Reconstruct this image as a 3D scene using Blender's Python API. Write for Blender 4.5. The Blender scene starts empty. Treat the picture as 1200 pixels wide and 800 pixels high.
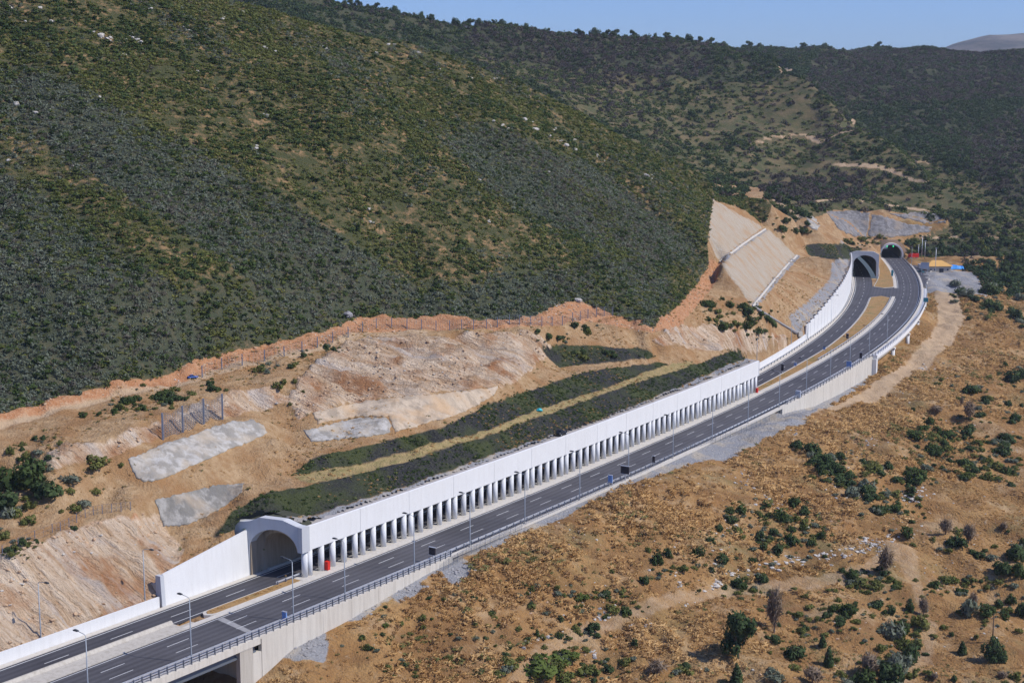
import bpy, bmesh, math, random
import numpy as np
from mathutils import Vector, Matrix, geometry as mgeo

rng = np.random.default_rng(7)
random.seed(7)
scene = bpy.context.scene
COL = scene.collection

# ------------------------------------------------------------------ camera, sky, sun, exposure
CAM_Z, FPX = 80.0, 1733.0
PITCH = math.atan(270.0 / FPX)
cam_d = bpy.data.cameras.new('camera')
cam = bpy.data.objects.new('camera', cam_d)
COL.objects.link(cam)
cam.location = (0, 0, CAM_Z)
cam.rotation_euler = (math.pi / 2 - PITCH, 0, 0)
cam_d.sensor_width = 36.0
cam_d.lens = FPX / 1200 * 36
cam_d.clip_start = 1.0
cam_d.clip_end = 30000
scene.camera = cam

SUN_EL, SUN_AZ = math.radians(47), math.radians(106)      # azimuth from +Y towards +X
sun_dir = Vector((math.sin(SUN_AZ) * math.cos(SUN_EL), math.cos(SUN_AZ) * math.cos(SUN_EL), math.sin(SUN_EL)))
world = bpy.data.worlds.new('World')
scene.world = world
world.use_nodes = True
wn = world.node_tree
sky = wn.nodes.new('ShaderNodeTexSky')
sky.sky_type = 'NISHITA'
sky.sun_disc = False
sky.sun_elevation = SUN_EL
sky.sun_rotation = SUN_AZ
sky.air_density = 1.0
sky.dust_density = 0.6
sky.ozone_density = 3.0
bg = wn.nodes['Background']
tint = wn.nodes.new('ShaderNodeMix')
tint.data_type = 'RGBA'
tint.blend_type = 'MULTIPLY'
tint.inputs[0].default_value = 1.0
tint.inputs[7].default_value = (0.67, 0.90, 1.50, 1)
wn.links.new(sky.outputs[0], tint.inputs[6])
wn.links.new(tint.outputs[2], bg.inputs[0])
bg.inputs[1].default_value = 0.10
sun_l = bpy.data.lights.new('sun', 'SUN')
sun_l.energy = 4.3
sun_l.angle = math.radians(0.5)
sun_l.color = (1.0, 0.95, 0.88)
sun = bpy.data.objects.new('sun', sun_l)
sun.rotation_euler = sun_dir.to_track_quat('Z', 'Y').to_euler()
COL.objects.link(sun)
scene.view_settings.view_transform = 'Standard'
scene.view_settings.look = 'None'
scene.view_settings.exposure = 0.0
scene.view_settings.gamma = 1.0
scene.render.engine = 'CYCLES'
scene.cycles.max_bounces = 5
scene.cycles.diffuse_bounces = 2
scene.cycles.glossy_bounces = 1
scene.cycles.volume_bounces = 0

# ------------------------------------------------------------------ surveying helpers
CP, SP = math.cos(PITCH), math.sin(PITCH)

def ray(u, v):
    x = (np.asarray(u, float) - 600) / FPX
    y = (400 - np.asarray(v, float)) / FPX
    return x, CP + y * SP, -SP + y * CP

def gz(u, v, z):                      # point of height z seen at photo position u, v
    a, b, c = ray(u, v)
    t = (z - CAM_Z) / c
    return np.array([a * t, b * t, z + 0 * t])

def gy(u, v, Y):                      # point at distance Y seen at photo position u, v
    a, b, c = ray(u, v)
    t = Y / b
    return np.array([a * t, Y + 0 * t, CAM_Z + c * t])

def project(P):
    x, y, z = P[:, 0], P[:, 1], P[:, 2] - CAM_Z
    d = y * CP - z * SP
    h = y * SP + z * CP
    return 600 + FPX * x / d, 400 - FPX * h / d

# road axis (left edge line of the outer carriageway), X as a function of Y
_ax = [(-100.98, 150), (-79.26, 180), (-58.22, 210), (-37.72, 240), (-17.7, 270), (1.85, 300), (20.87, 330), (39.3, 360),
       (57.04, 390), (73.98, 420), (90.03, 450), (105.11, 480), (119.15, 510), (132.11, 540), (143.98, 570), (154.75, 600),
       (164.46, 630), (173.17, 660), (180.94, 690), (187.86, 720), (194.01, 750), (199.47, 780), (204.29, 810), (208.5, 840)]
_ax = np.array(_ax, float)
_poly = np.polyfit((_ax[:, 1] - 500) / 350, _ax[:, 0], 6)
_dpoly = np.polyder(_poly) / 350

def ax_x(y):
    y = np.asarray(y, float)
    yc = np.clip(y, 150, 840)
    return np.polyval(_poly, (yc - 500) / 350) + (y - yc) * np.polyval(_dpoly, (yc - 500) / 350)

def ax_d(y):
    return np.polyval(_dpoly, (np.clip(y, 150, 840) - 500) / 350)

_Y = np.arange(60, 1000, 0.5)
_X = ax_x(_Y)
_S = np.concatenate([[0], np.cumsum(np.hypot(np.diff(_X), np.diff(_Y)))])
_S -= np.interp(190, _Y, _S)

def frame(s):
    y = np.interp(s, _S, _Y)
    x = ax_x(y)
    d = ax_d(y)
    n = np.hypot(d, 1)
    return x, y, d / n, 1 / n         # point and unit tangent

def so(s, o, z=0.0):                  # station s along the road, offset o to its right
    x, y, tx, ty = frame(s)
    return np.array([x + o * ty, y - o * tx, z + 0 * x])

def inv_so(x, y):
    yy = np.array(y, float)
    for _ in range(7):
        px = ax_x(yy)
        d = ax_d(yy)
        n = np.hypot(d, 1)
        yy = yy + 0.9 * (((x - px) * d + (y - yy)) / n) / n
        yy = np.clip(yy, 60, 999)
    px = ax_x(yy); d = ax_d(yy); n = np.hypot(d, 1)
    s = np.interp(yy, _Y, _S)
    o = (x - px) / n - (y - yy) * d / n
    return s, o

def tab(*pairs):
    xs = [p[0] for p in pairs]; ys = [p[1] for p in pairs]
    return lambda s: np.interp(s, xs, ys)

LLf = tab((-60, -9.6), (64, -9.8), (284, -10.6), (300, -11.0), (359, -13.2), (437, -15.8), (507, -18.0), (584, -19.5), (700, -21.8), (760, -23))
LRf = tab((-60, -4.0), (250, -4.0), (284, -5.0), (322, -5.8), (359, -6.0), (430, -8.4), (492, -10.4), (569, -11.6), (633, -13.0), (700, -14.8), (760, -16))
WBf = tab((-60, -11.4), (64, -11.4), (272, -12.2), (308, -13.7), (372, -16.3), (450, -17.9), (507, -19.8), (584, -21.6), (700, -24))
G1, G2 = (66.5, 271.5), (587.0, 700.0)     # stations of the two galleries
BR = 42.0                                   # bridge ends here
VI = (350.0, 545.0)                         # viaduct
TUN = 690.0                                 # tunnel mouth

# ------------------------------------------------------------------ noise
def _hash(ix, iy, seed):
    h = (ix.astype(np.int64) * 374761393 + iy.astype(np.int64) * 668265263 + seed * 974711) & 0xFFFFFFFF
    h = ((h ^ (h >> 13)) * 1274126177) & 0xFFFFFFFF
    h = h ^ (h >> 16)
    return (h & 0xFFFFFF) / float(0xFFFFFF)

def vnoise(x, y, seed=0):
    ix, iy = np.floor(x), np.floor(y)
    fx, fy = x - ix, y - iy
    fx = fx * fx * (3 - 2 * fx); fy = fy * fy * (3 - 2 * fy)
    ix = ix.astype(np.int64); iy = iy.astype(np.int64)
    a = _hash(ix, iy, seed); b = _hash(ix + 1, iy, seed); c = _hash(ix, iy + 1, seed); d = _hash(ix + 1, iy + 1, seed)
    return (a * (1 - fx) + b * fx) * (1 - fy) + (c * (1 - fx) + d * fx) * fy - 0.5

def fbm(x, y, wl, octv=4, seed=0, gain=0.5):
    r = 0; a = 1.0; f = 1.0 / wl
    for i in range(octv):
        r = r + a * vnoise(x * f + 17.3 * i, y * f - 9.1 * i, seed + i)
        a *= gain; f *= 2.03
    return r

# ------------------------------------------------------------------ the lie of the land: break lines
CTRL = []

def line(pts, step=4.0):
    pts = [np.array(p, float) for p in pts]
    for a, b in zip(pts[:-1], pts[1:]):
        n = max(1, int(np.hypot(*(b - a)[:2]) / step))
        for i in range(n):
            CTRL.append(a + (b - a) * i / n)
    CTRL.append(pts[-1])

def L(*uvz): line([gz(*p) for p in uvz])
def LY(*uvy): line([gy(*p) for p in uvy], 12)
def R(o_z, s): line([so(s, o, z) for o, z in o_z], 6)

# left cutting, near end
L((-60, 512, 24.5), (0, 499, 23.3), (81, 478, 24), (132, 463, 24.6), (210, 451, 25), (258, 433, 25.4), (360, 412, 26.5), (420, 391, 27.2), (500, 389, 26.6), (560, 389, 25.5), (635, 383, 25.6), (700, 374, 23.5), (760, 391, 20.5))
VEG = [(-60, 492, 26), (0, 479.5, 26), (60, 463, 26.4), (132, 448, 27), (195, 436, 27), (231, 424, 27), (261, 416, 27.4), (320, 401.5, 28.4), (380, 385, 29.2), (419, 371, 30), (500, 367.5, 29), (590, 373, 27.6), (625, 371, 27), (647, 357, 28.5), (677, 353, 28.5), (720, 370, 25), (767, 381, 22.3), (790, 362, 23), (820, 326, 25.5), (831, 308, 28.3)]
L(*VEG)
L((-60, 670, 11.5), (0, 650, 12.2), (90, 615, 13), (160, 597, 13.4), (182, 592, 12.8))
L((-60, 650, 12.4), (0, 630, 13), (85, 600, 13.8), (150, 575, 14.8))
L((150, 566, 16.4), (222, 548, 16.8), (270, 527, 17.2), (313, 508, 18.2))
L((150, 540, 19), (192, 519, 20.3), (246, 501, 20.6), (297, 492, 20.6))
L((-40, 555, 18.5), (54, 549, 18.8), (99, 545, 19.2), (168, 519, 20.6), (262, 490, 20.8), (313, 478, 20.6), (356, 478, 20.2))
L((-40, 528, 21.5), (54, 530, 22), (140, 507, 23.2), (180, 493, 23.6), (270, 457, 24.5), (318, 450, 24.6))
L((181, 586, 13.8), (222, 577, 13.4), (255, 569, 13.4), (285, 566, 13.6))
L((190, 618, 9.2), (222, 614, 9.3), (247, 602, 9.8), (283, 578, 11.4))
# netted embankment above the gallery
D1B = [(243, 634, 8.2), (275, 622, 8.9), (300, 604, 9.6), (365, 603, 9.6), (479, 568, 9.4), (578, 532, 9.4), (680, 499.5, 9.4), (720, 484, 9.4), (795, 454, 9.4), (845, 431.5, 9.4), (882, 416.5, 9.4)]
D1T = [(243, 633, 8.4), (262, 617, 9.6), (270, 600, 11), (309, 578, 12.2), (366, 568, 12.3), (425, 552, 12.4), (488, 537, 12.4), (542, 519, 12.4), (575, 509.5, 12.4), (620, 492, 12.4), (632, 489, 12.4), (680, 472, 12.3), (720, 457, 12.2), (770, 441, 12), (820, 425, 11.8), (862, 410, 11)]
D2B = [(342, 556.5, 12.6), (419, 544, 12.7), (500, 522, 12.8), (542, 512, 12.85), (575, 503, 12.9), (620, 484.5, 12.9), (680, 464.5, 12.8), (720, 451, 12.8), (757, 436, 12.7), (787, 426, 12.6)]
D2T = [(345, 554, 12.9), (365, 536, 15), (449, 517, 15.6), (515, 502, 15.8), (569, 475, 16), (620, 457, 16), (680, 438, 15.6), (720, 430, 15.2), (770, 424.5, 13.5)]
D3B = [(655, 431, 16), (683, 426, 16), (733, 422.5, 15.5), (769, 419.5, 14.2)]
D3T = [(634, 412, 20), (653, 403, 20.6), (750, 408, 18), (771, 419.5, 14.8)]
for d in (D1B, D1T, D2B, D2T, D3B, D3T): L(*d)
line([so(s, -3.2, 9.3) for s in np.arange(69, 271, 4)])
L((320, 576, 12.5), (290, 590, 12.6), (330, 560, 12.6), (345, 553, 12.8))
# rock face and concrete facings between them
L((335, 520, 15.6), (365, 519, 15.7), (440, 511, 16), (500, 497, 16.1), (572, 473, 16.3), (625, 440, 17.5))
L((330, 500, 18), (356, 505, 17.3), (410, 490, 18), (452, 490, 18.2), (500, 489, 17))
L((350, 484, 19.6), (368, 484, 19.6), (440, 469, 20), (530, 460, 20), (584, 452, 19), (625, 425, 19.5))
L((365, 425, 25.6), (400, 400, 26), (440, 393, 26), (476, 391, 26), (560, 391, 25), (620, 386, 25))
L((760, 400, 19), (800, 405, 16), (850, 405, 12), (885, 412, 8))
L((775, 395, 19.6), (800, 376, 20), (838, 333, 22.5), (842, 312, 26))
L((830, 360, 18.5), (860, 372, 16.6), (880, 359, 17.4))
L((800, 405, 15), (840, 395, 14), (880, 385, 12), (905, 400, 6), (925, 395, 4.5))
# far cutting with two concrete faces and benches
B1 = [(842, 306, 30), (868, 286, 30), (895, 268, 30)]
B2 = [(880, 358, 18), (905, 327, 18), (932, 298, 18)]
T0 = [(831, 284, 35), (832, 262, 40), (835, 231, 46), (862, 249, 39), (894, 266, 31)]
L(*T0); L(*B1); L(*B2)
L((846, 309, 29.8), (873, 288, 29.8), (901, 269, 29.7))
L((886, 361, 17.6), (912, 329, 17.7), (938, 300, 17.6))
L((890, 372, 14), (925, 385, 9), (942, 380, 6.5))
L((900, 262, 30), (915, 262, 30), (940, 275, 24), (950, 297, 17))
LY((905, 237, 640), (930, 255, 660), (958, 262, 690), (975, 275, 705))
LY((900, 225, 760), (960, 245, 760), (1000, 262, 775))
LY((942, 287, 665), (975, 286, 672), (1012, 285, 690))
LY((944, 301, 625), (975, 303, 612), (1000, 296, 640))
# natural hillside: crest of the near spur and the ground behind it
CREST = [(-700, -420, 470), (-300, -230, 470), (-60, -110, 470), (120, -42, 480), (250, -5, 485), (330, 12, 490), (400, 28, 505), (470, 48, 520), (600, 95, 545), (740, 160, 570), (830, 203, 590)]
LY(*CREST)
line([gy(*p) + np.array([0, 70, -14]) for p in CREST], 14)
line([gy(*p) + np.array([20, 170, -34]) for p in CREST[:-1]], 14)
LY((-60, 240, 345), (100, 200, 360), (250, 180, 385), (400, 190, 410), (520, 215, 430), (640, 250, 445), (740, 290, 455), (800, 310, 475))
LY((830, 236, 582), (870, 232, 640), (905, 238, 660))
LY((-60, 380, 290), (100, 345, 305), (250, 320, 330), (400, 300, 370))
# second hill, its spur, the ravine and the ridge behind
def FY(*p): line([gy(*q) for q in p], 25)
FY((1000, 279, 822), (1060, 276, 826), (1112, 268, 836))
FY((968, 249, 830), (1040, 248, 842), (1112, 250, 846))
FY((880, 220, 840), (960, 232, 850), (1060, 236, 862), (1130, 245, 852))
FY((840, 190, 930), (930, 195, 950), (1040, 205, 940))
FY((700, 130, 1040), (800, 150, 1040), (900, 150, 1050), (990, 165, 1040))
FY((600, 85, 1100), (720, 90, 1120), (820, 100, 1130), (910, 100, 1110), (970, 128, 1075))
FY((340, 4, 1060), (400, 14, 1090), (480, 20, 1120), (600, 36, 1180), (700, 44, 1220), (840, 55, 1260))
FY((840, 55, 1260), (890, 68, 1190), (930, 92, 1120), (1000, 150, 1020), (1100, 203, 920), (1200, 246, 850), (1260, 268, 820))
line([gy(*p) + np.array([30, 70, -24]) for p in [(890, 68, 1190), (930, 92, 1120), (1000, 150, 1020), (1100, 203, 920), (1200, 246, 850), (1260, 268, 820)]], 25)
FY((930, 85, 1290), (1000, 130, 1180), (1100, 180, 1090), (1200, 215, 1020), (1300, 225, 980))
FY((930, 70, 1420), (1050, 100, 1350), (1200, 130, 1280), (1330, 150, 1240))
FY((860, 55, 1620), (950, 55, 1640), (1085, 57, 1640), (1200, 60, 1600), (1400, 70, 1550))
line([gy(*p) + np.array([0, 220, -70]) for p in [(340, 4, 1060), (600, 36, 1180), (840, 55, 1260)]], 40)
line([gy(*p) + np.array([0, 300, -120]) for p in [(860, 55, 1620), (1085, 57, 1640), (1400, 70, 1550)]], 40)
for x in (-1500, -900, 1300):
    line([(x, y, z) for y, z in ((100, -10 if x > 0 else 120), (700, 0 if x > 0 else 150), (1500, 60), (2700, 20))], 60)
line([(-1500, 2700, 20), (1300, 2700, 20)], 60)
line([(-1500, 60, 40), (-300, 60, 20), (-120, 60, 0), (0, 60, -20), (200, 60, -25), (1300, 60, -20)], 40)
FY((-400, 40, 900), (0, -20, 950), (340, 4, 1060))
# right of the road: (offset, height) rows
for s, row in {
    -90: [(-3, -9), (12, -10), (40, -14), (90, -17), (170, -20), (300, -22), (500, -24)],
    -40: [(-3, -9), (12, -10), (40, -14), (90, -17), (170, -20), (300, -22), (500, -24)],
    0: [(-3, -9), (12, -9.5), (30, -12), (60, -15), (110, -18), (200, -21), (420, -24)],
    36: [(-3, -8.5), (12, -8.5), (26, -10.5), (50, -14), (90, -17), (160, -20), (330, -24)],
    48: [(11.8, -4.6), (16, -6), (28, -10), (44, -13.5), (80, -16.5), (160, -20), (330, -24)],
    65: [(11.8, -3.6), (15, -4.2), (28, -9.6), (42, -14), (75, -17), (150, -20), (330, -24)],
    85: [(11.8, -1.6), (15, -2.6), (27, -8.4), (42, -14), (75, -17.4), (150, -20.5), (330, -24)],
    110: [(11.4, -0.6), (15, -1.2), (26, -6.2), (43, -13.5), (75, -17.6), (150, -21), (330, -24)],
    140: [(11.4, -0.5), (17, -1), (30, -5.5), (46, -13), (78, -17.6), (150, -21), (330, -24)],
    170: [(11.4, -0.5), (20, -1.2), (34, -5), (52, -12.5), (84, -17.8), (150, -21), (330, -24)],
    200: [(11.4, -0.6), (24, -1.8), (38, -5), (60, -12.5), (90, -18), (160, -21.5), (330, -24)],
    230: [(11.4, -0.8), (27, -2.6), (42, -5.4), (66, -13), (96, -18.5), (160, -22), (330, -24)],
    255: [(11.6, -2.4), (28, -4.2), (44, -7.0), (70, -14), (100, -19), (160, -22), (330, -24)],
    280: [(11.6, -5), (24, -5.2), (38, -7), (64, -13), (98, -18.5), (160, -22), (330, -24)],
    300: [(11.6, -5.6), (20, -5.7), (34, -6.8), (62, -12.5), (95, -18.5), (160, -22), (330, -24)],
    350: [(3, -6.5), (11.6, -6.6), (28, -7), (40, -9), (66, -14.5), (100, -19), (160, -22), (330, -22)],
    420: [(3, -7.2), (11.6, -7.4), (24, -7.2), (36, -9), (60, -14), (95, -18), (150, -20), (330, -18)],
    500: [(3, -6.6), (13, -6.6), (22, -6), (34, -7.5), (56, -12), (90, -15), (150, -15), (330, -10)],
    540: [(3, -5.4), (13, -5), (22, -4), (34, -5.5), (52, -10), (90, -13), (150, -12), (330, -6)],
    570: [(12, -0.6), (24, -1.2), (36, -2.5), (52, -8), (90, -10), (150, -9), (330, -3)],
    610: [(12, -0.5), (30, -0.6), (44, -1.2), (58, -5), (90, -7), (150, -5), (330, 0)],
    650: [(12, -0.4), (32, -0.5), (48, -0.8), (64, -3), (95, -3), (150, -1.5), (330, 3)],
    690: [(12, 0.8), (30, 3.0), (52, 4.5), (80, 4.0), (120, 4.2), (200, 7), (330, 10)],
    715: [(110, 7), (160, 10), (330, 16)],
    740: [(150, 16), (330, 24)],
}.items():
    R(row, s)
# strip edges
line([so(s, WBf(s) - 1.2, 1.0) for s in np.arange(-120, 43, 4)])
line([so(s, -13.0, np.interp(s, [44, 65], [4.2, 7.6])) for s in np.arange(44, 66, 3)])
line([so(s, WBf(s) - 1.4, np.interp(s, [272, 300, 366, 372, 395, 410, 440, 480, 586], [8.6, 1.6, 1.8, 4.6, 6.6, 7.8, 9.8, 10.9, 11.2])) for s in np.arange(273, 587, 3)])
for o in (-22, -15.5, -10.5): line([so(s, o, z) for s, z in ((588, 12.0), (591, 12.6), (602, 13.2), (614, 13.6))], 4)
line([so(s, -7.5, -0.3) for s in np.arange(588, 640, 6)])
line([so(s, -4, z) for s, z in ((640, 0.5), (660, 2.5), (680, 5.5), (688, 8.5))])
line([so(693, o, z) for o, z in ((-6, 9), (0, 9.6), (4, 10), (9, 8.5), (12, 5))])

# ------------------------------------------------------------------ height field
def steps(*seg):
    out = [seg[0][0]]
    for a, b, d in seg:
        n = int(round((b - a) / d))
        out += list(a + (b - a) * (np.arange(n) + 1) / n)
    return np.array(out)

GX = steps((-1450, -260, 10), (-260, -125, 1.6), (-125, 205, 0.72), (205, 340, 1.6), (340, 1290, 9))
GY = steps((70, 180, 4), (180, 430, 0.72), (430, 700, 1.0), (700, 960, 1.8), (960, 1700, 6), (1700, 2680, 16))
NX, NY = len(GX), len(GY)
P = np.array(CTRL)
P = P[(P[:, 1] > 40)]
res = mgeo.delaunay_2d_cdt([Vector(p[:2]) for p in P], [], [], 0, 0.05)
DV = np.array([tuple(v) for v in res[0]])
orig = [o[0] for o in res[3]]
DZ = P[orig, 2]
Z = np.full((NY, NX), np.nan)
for f in res[2]:
    a, b, c = f[:3]
    tri = DV[[a, b, c]]; zz = DZ[[a, b, c]]
    x0, y0 = tri.min(0); x1, y1 = tri.max(0)
    i0, i1 = np.searchsorted(GX, x0), np.searchsorted(GX, x1, 'right')
    j0, j1 = np.searchsorted(GY, y0), np.searchsorted(GY, y1, 'right')
    if i1 <= i0 or j1 <= j0: continue
    gx, gy_ = np.meshgrid(GX[i0:i1], GY[j0:j1])
    d = (tri[1, 1] - tri[2, 1]) * (tri[0, 0] - tri[2, 0]) + (tri[2, 0] - tri[1, 0]) * (tri[0, 1] - tri[2, 1])
    if abs(d) < 1e-9: continue
    w0 = ((tri[1, 1] - tri[2, 1]) * (gx - tri[2, 0]) + (tri[2, 0] - tri[1, 0]) * (gy_ - tri[2, 1])) / d
    w1 = ((tri[2, 1] - tri[0, 1]) * (gx - tri[2, 0]) + (tri[0, 0] - tri[2, 0]) * (gy_ - tri[2, 1])) / d
    w2 = 1 - w0 - w1
    m = (w0 >= -1e-6) & (w1 >= -1e-6) & (w2 >= -1e-6)
    sub = Z[j0:j1, i0:i1]
    sub[m] = (w0 * zz[0] + w1 * zz[1] + w2 * zz[2])[m]
Z = np.where(np.isnan(Z), 0.0, Z)

def blur(A, n):
    for _ in range(n):
        B = np.pad(A, 1, mode='edge')
        A = (B[1:-1, 1:-1] * 2 + B[:-2, 1:-1] + B[2:, 1:-1] + B[1:-1, :-2] + B[1:-1, 2:]) / 6
    return A
Zs = blur(Z, 4)
XX, YY = np.meshgrid(GX, GY)
near_road = (np.abs(XX - ax_x(YY)) < 75) & (YY < 900)
SS = np.full(Z.shape, -999.0); OO = np.full(Z.shape, 999.0)
s_, o_ = inv_so(XX[near_road], YY[near_road])
SS[near_road] = s_; OO[near_road] = o_

def pix(Zc):
    return [a.reshape(Z.shape) for a in project(np.stack([XX, YY, Zc], -1).reshape(-1, 3))]
UU, VV = pix(Zs)

def inpoly(poly, U=None, V=None):
    U = UU if U is None else U; V = VV if V is None else V
    p = np.array([tuple(q)[:2] for q in poly], float)
    m = np.zeros(U.shape, bool)
    bb = (U >= p[:, 0].min()) & (U <= p[:, 0].max()) & (V >= p[:, 1].min()) & (V <= p[:, 1].max())
    u = U[bb]; v = V[bb]
    r = np.zeros(u.shape, bool)
    q = np.roll(p, -1, 0)
    for (xa, ya), (xb, yb) in zip(p, q):
        if ya == yb: continue
        c = ((ya > v) != (yb > v)) & (u < (xb - xa) * (v - ya) / (yb - ya) + xa)
        r ^= c
    m[bb] = r
    return m

# zones of the ground (what grows or lies there)
veg_line = [(p[0], p[1]) for p in VEG]
hill1 = inpoly(veg_line + [(829, 285), (835, 232), (860, 240), (896, 262), (906, 240), (830, 195), (400, -60), (-900, -700), (-900, 600), (-60, 495)]) & (YY < 660) & (XX < 120)
far = (YY > 845) | ((YY > 700) & (inpoly([(890, 215), (900, 236), (930, 262), (968, 250), (968, 245), (1112, 247), (1112, 262), (1060, 280), (1075, 300), (1110, 298), (1300, 300), (1300, 0), (700, 0)])))
far |= (YY > 600) & (XX < 60)
far |= (~hill1) & (XX < 40) & (YY > 520)
netted = inpoly(D1B + D1T[::-1]) | inpoly(D2B + D2T[::-1]) | inpoly(D3B + D3T[::-1])
netted &= (YY < 520)
netted |= inpoly([(942, 288), (960, 285), (985, 286), (1012, 287), (1008, 297), (995, 304), (950, 301)]) & (YY > 560) & (YY < 730)
right = (near_road & (OO > 10.5)) | ((XX - ax_x(YY)) > 60)
right &= ~far
rockface = inpoly([(335, 470), (365, 428), (400, 405), (440, 394), (560, 392), (622, 388), (652, 408), (600, 450), (530, 458), (440, 466), (370, 482), (350, 490)]) | \
    inpoly([(-60, 690), (-60, 665), (0, 652), (90, 617), (160, 600), (185, 600), (215, 640), (190, 700), (90, 735), (0, 768), (-60, 800)]) | \
    inpoly([(54, 549), (54, 530), (140, 508), (180, 494), (270, 458), (320, 452), (350, 470), (313, 476), (262, 489), (168, 518), (99, 545)]) | \
    inpoly([(760, 398), (800, 408), (885, 412), (905, 402), (925, 396), (880, 385), (800, 380)])
rockface &= (OO < 0) & (YY < 520)
redbank = inpoly([(p[0], p[1] - 1) for p in VEG[:-2]] + [(800, 378), (760, 390), (700, 376), (635, 382), (560, 386), (500, 386), (420, 389), (360, 410), (258, 431), (210, 449), (132, 461), (81, 476), (0, 496), (-60, 508)]) & (YY < 520)
redbank |= inpoly([(775, 394), (790, 362), (820, 326), (831, 300), (845, 310), (838, 333), (800, 378)])
redbank |= inpoly([(95, 615), (160, 598), (180, 615), (170, 690), (110, 700)]) & (OO < -11)
faces = inpoly([(p[0], p[1]) for p in T0] + [(868, 286), (842, 305)]) | inpoly([(846, 309), (873, 288), (901, 269), (932, 298), (905, 327), (880, 358)])
faces &= (YY > 420) & (YY < 680)
wallstrip = (SS > 366) & (SS < 586) & (OO < WBf(SS) - 0.6) & (OO > WBf(SS) - 6)
verge = right & (SS > 75) & (SS < 350) & (OO < np.interp(SS, [75, 90, 120, 150, 170, 185, 200, 235, 260, 300, 350], [12.2, 12.4, 12.8, 13.2, 13.8, 15.5, 19, 22, 18, 14, 13]) + 2.0 * fbm(XX, YY, 9, 3, 5))
verge |= (SS > G1[0]) & (SS < G1[1]) & (OO < -3) & (OO > -9) & ~netted
for pg in ([(333, 772), (343, 735), (360, 722), (378, 735), (385, 752), (378, 778)], [(392, 727), (415, 702), (447, 692), (455, 702), (425, 726)], [(455, 697), (480, 677), (502, 688), (470, 706)], [(518, 670), (545, 652), (556, 668), (532, 694)]): verge |= inpoly(pg) & right
verge |= right & (SS > 552) & (SS < 640) & (OO < 40)
path = inpoly([(1040, 440), (985, 470), (930, 492), (925, 500), (985, 483), (1050, 452), (1104, 412), (1132, 372), (1118, 336), (1094, 340), (1100, 375), (1078, 408)]) & right
track_r = inpoly([(1130, 308), (1165, 298), (1200, 288), (1200, 280), (1160, 292), (1125, 305)]) | inpoly([(590, 800), (640, 745), (740, 715), (830, 690), (1010, 665), (1045, 630), (1075, 645), (1085, 700), (1100, 730), (1090, 770), (1060, 800), (1040, 800), (1080, 745), (1070, 690), (1050, 660), (1015, 680), (840, 705), (745, 735), (650, 765), (625, 800)])
ledge = inpoly(D1T[4:-1] + D2B[::-1]) & (YY < 520) & ~netted
benchf = (inpoly(B1 + [(901, 269), (873, 288), (846, 309)]) | inpoly(B2 + [(938, 300), (912, 329), (886, 361)])) & (YY > 440) & (YY < 680)
track_l = inpoly([(-60, 503), (0, 494), (81, 474), (132, 460), (210, 447), (258, 430), (360, 409), (420, 389), (500, 387), (500, 392), (420, 394), (360, 415), (258, 437), (210, 454), (132, 467), (81, 481), (0, 503), (-60, 512)]) & (YY < 420)

def streak(pts, w_):
    up = [(u, v - w_) for u, v in pts]; dn = [(u, v + w_) for u, v in pts]
    return inpoly(up + dn[::-1])
bare = streak([(884, 171), (905, 166), (930, 163), (960, 165), (985, 158), (1002, 158)], 1.6) | streak([(975, 186), (1000, 190), (1030, 194), (1060, 198), (1090, 204)], 1.7) | inpoly([(990, 128), (1002, 125), (1003, 140), (998, 150), (992, 146)]) | \
    inpoly([(912, 80), (922, 74), (936, 76), (930, 82), (915, 90)]) | streak([(955, 232), (990, 229), (1040, 232), (1090, 238)], 1.3) | streak([(1060, 275), (1110, 272), (1160, 274), (1200, 276)], 1.4) | streak([(900, 228), (908, 236), (920, 242), (932, 252), (945, 258)], 2.0)
bare &= far
far_light = inpoly([(540, 70), (640, 84), (720, 90), (830, 110), (930, 96), (985, 128), (1000, 150), (1100, 203), (1210, 248), (1210, 275), (1060, 282), (900, 240), (740, 160)]) & far & (YY < 1190)
# fine relief
hillw = blur(hill1.astype(float), 6)
rockw = blur(rockface.astype(float), 2)
rightw = blur(right.astype(float), 3)
redw = blur(redbank.astype(float), 2)
farw = np.clip((YY - 780) / 150, 0, 1) * far
flat = np.clip((np.abs(OO + 2) - 14) / 6, 0, 1)
Zf = Zs + hillw * (fbm(XX, YY, 45, 3, 11) * 3.5 + fbm(XX, YY, 9, 3, 12) * 1.0)
rot = XX * 0.85 - YY * 0.53
alg = XX * 0.53 + YY * 0.85
bed = fbm((alg - 0.35 * rot) * 0.75, (0.35 * alg + rot) * 0.12, 1.6, 4, 21, 0.6)
ridg = 0.5 - np.abs(fbm((alg - 0.35 * rot) * 0.6, (0.35 * alg + rot) * 0.25, 3.2, 4, 22)) * 2
Zf += rockw * (bed * 2.6 + ridg * 1.7 + fbm(XX, YY, 9, 2, 24) * 0.9 - 0.4)
Zf += redw * fbm(XX, YY, 4, 4, 23) * 1.8
Zf += rightw * flat * (fbm(XX, YY, 28, 4, 31) * 3.4 + fbm(XX, YY, 8, 3, 33) * 1.3 * np.clip((75 - OO) / 30, 0.25, 1) + fbm(XX, YY, 3.2, 3, 32) * 0.7)
gul = fbm(alg, rot * 0.25, 16, 3, 35)
Zf -= rightw * flat * np.clip(gul - 0.08, 0, 1) * 7.0 * np.clip((OO - 14) / 10, 0, 1)
Zf += farw * (fbm(XX, YY, 150, 4, 41) * 22 + fbm(XX, YY, 30, 3, 42) * 4)
rest = (1 - np.clip(hillw + rockw + rightw + redw + farw, 0, 1))
Zf += rest * fbm(XX, YY, 5, 4, 51) * 1.0 * np.where(faces | netted, 0.35, 1)
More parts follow.
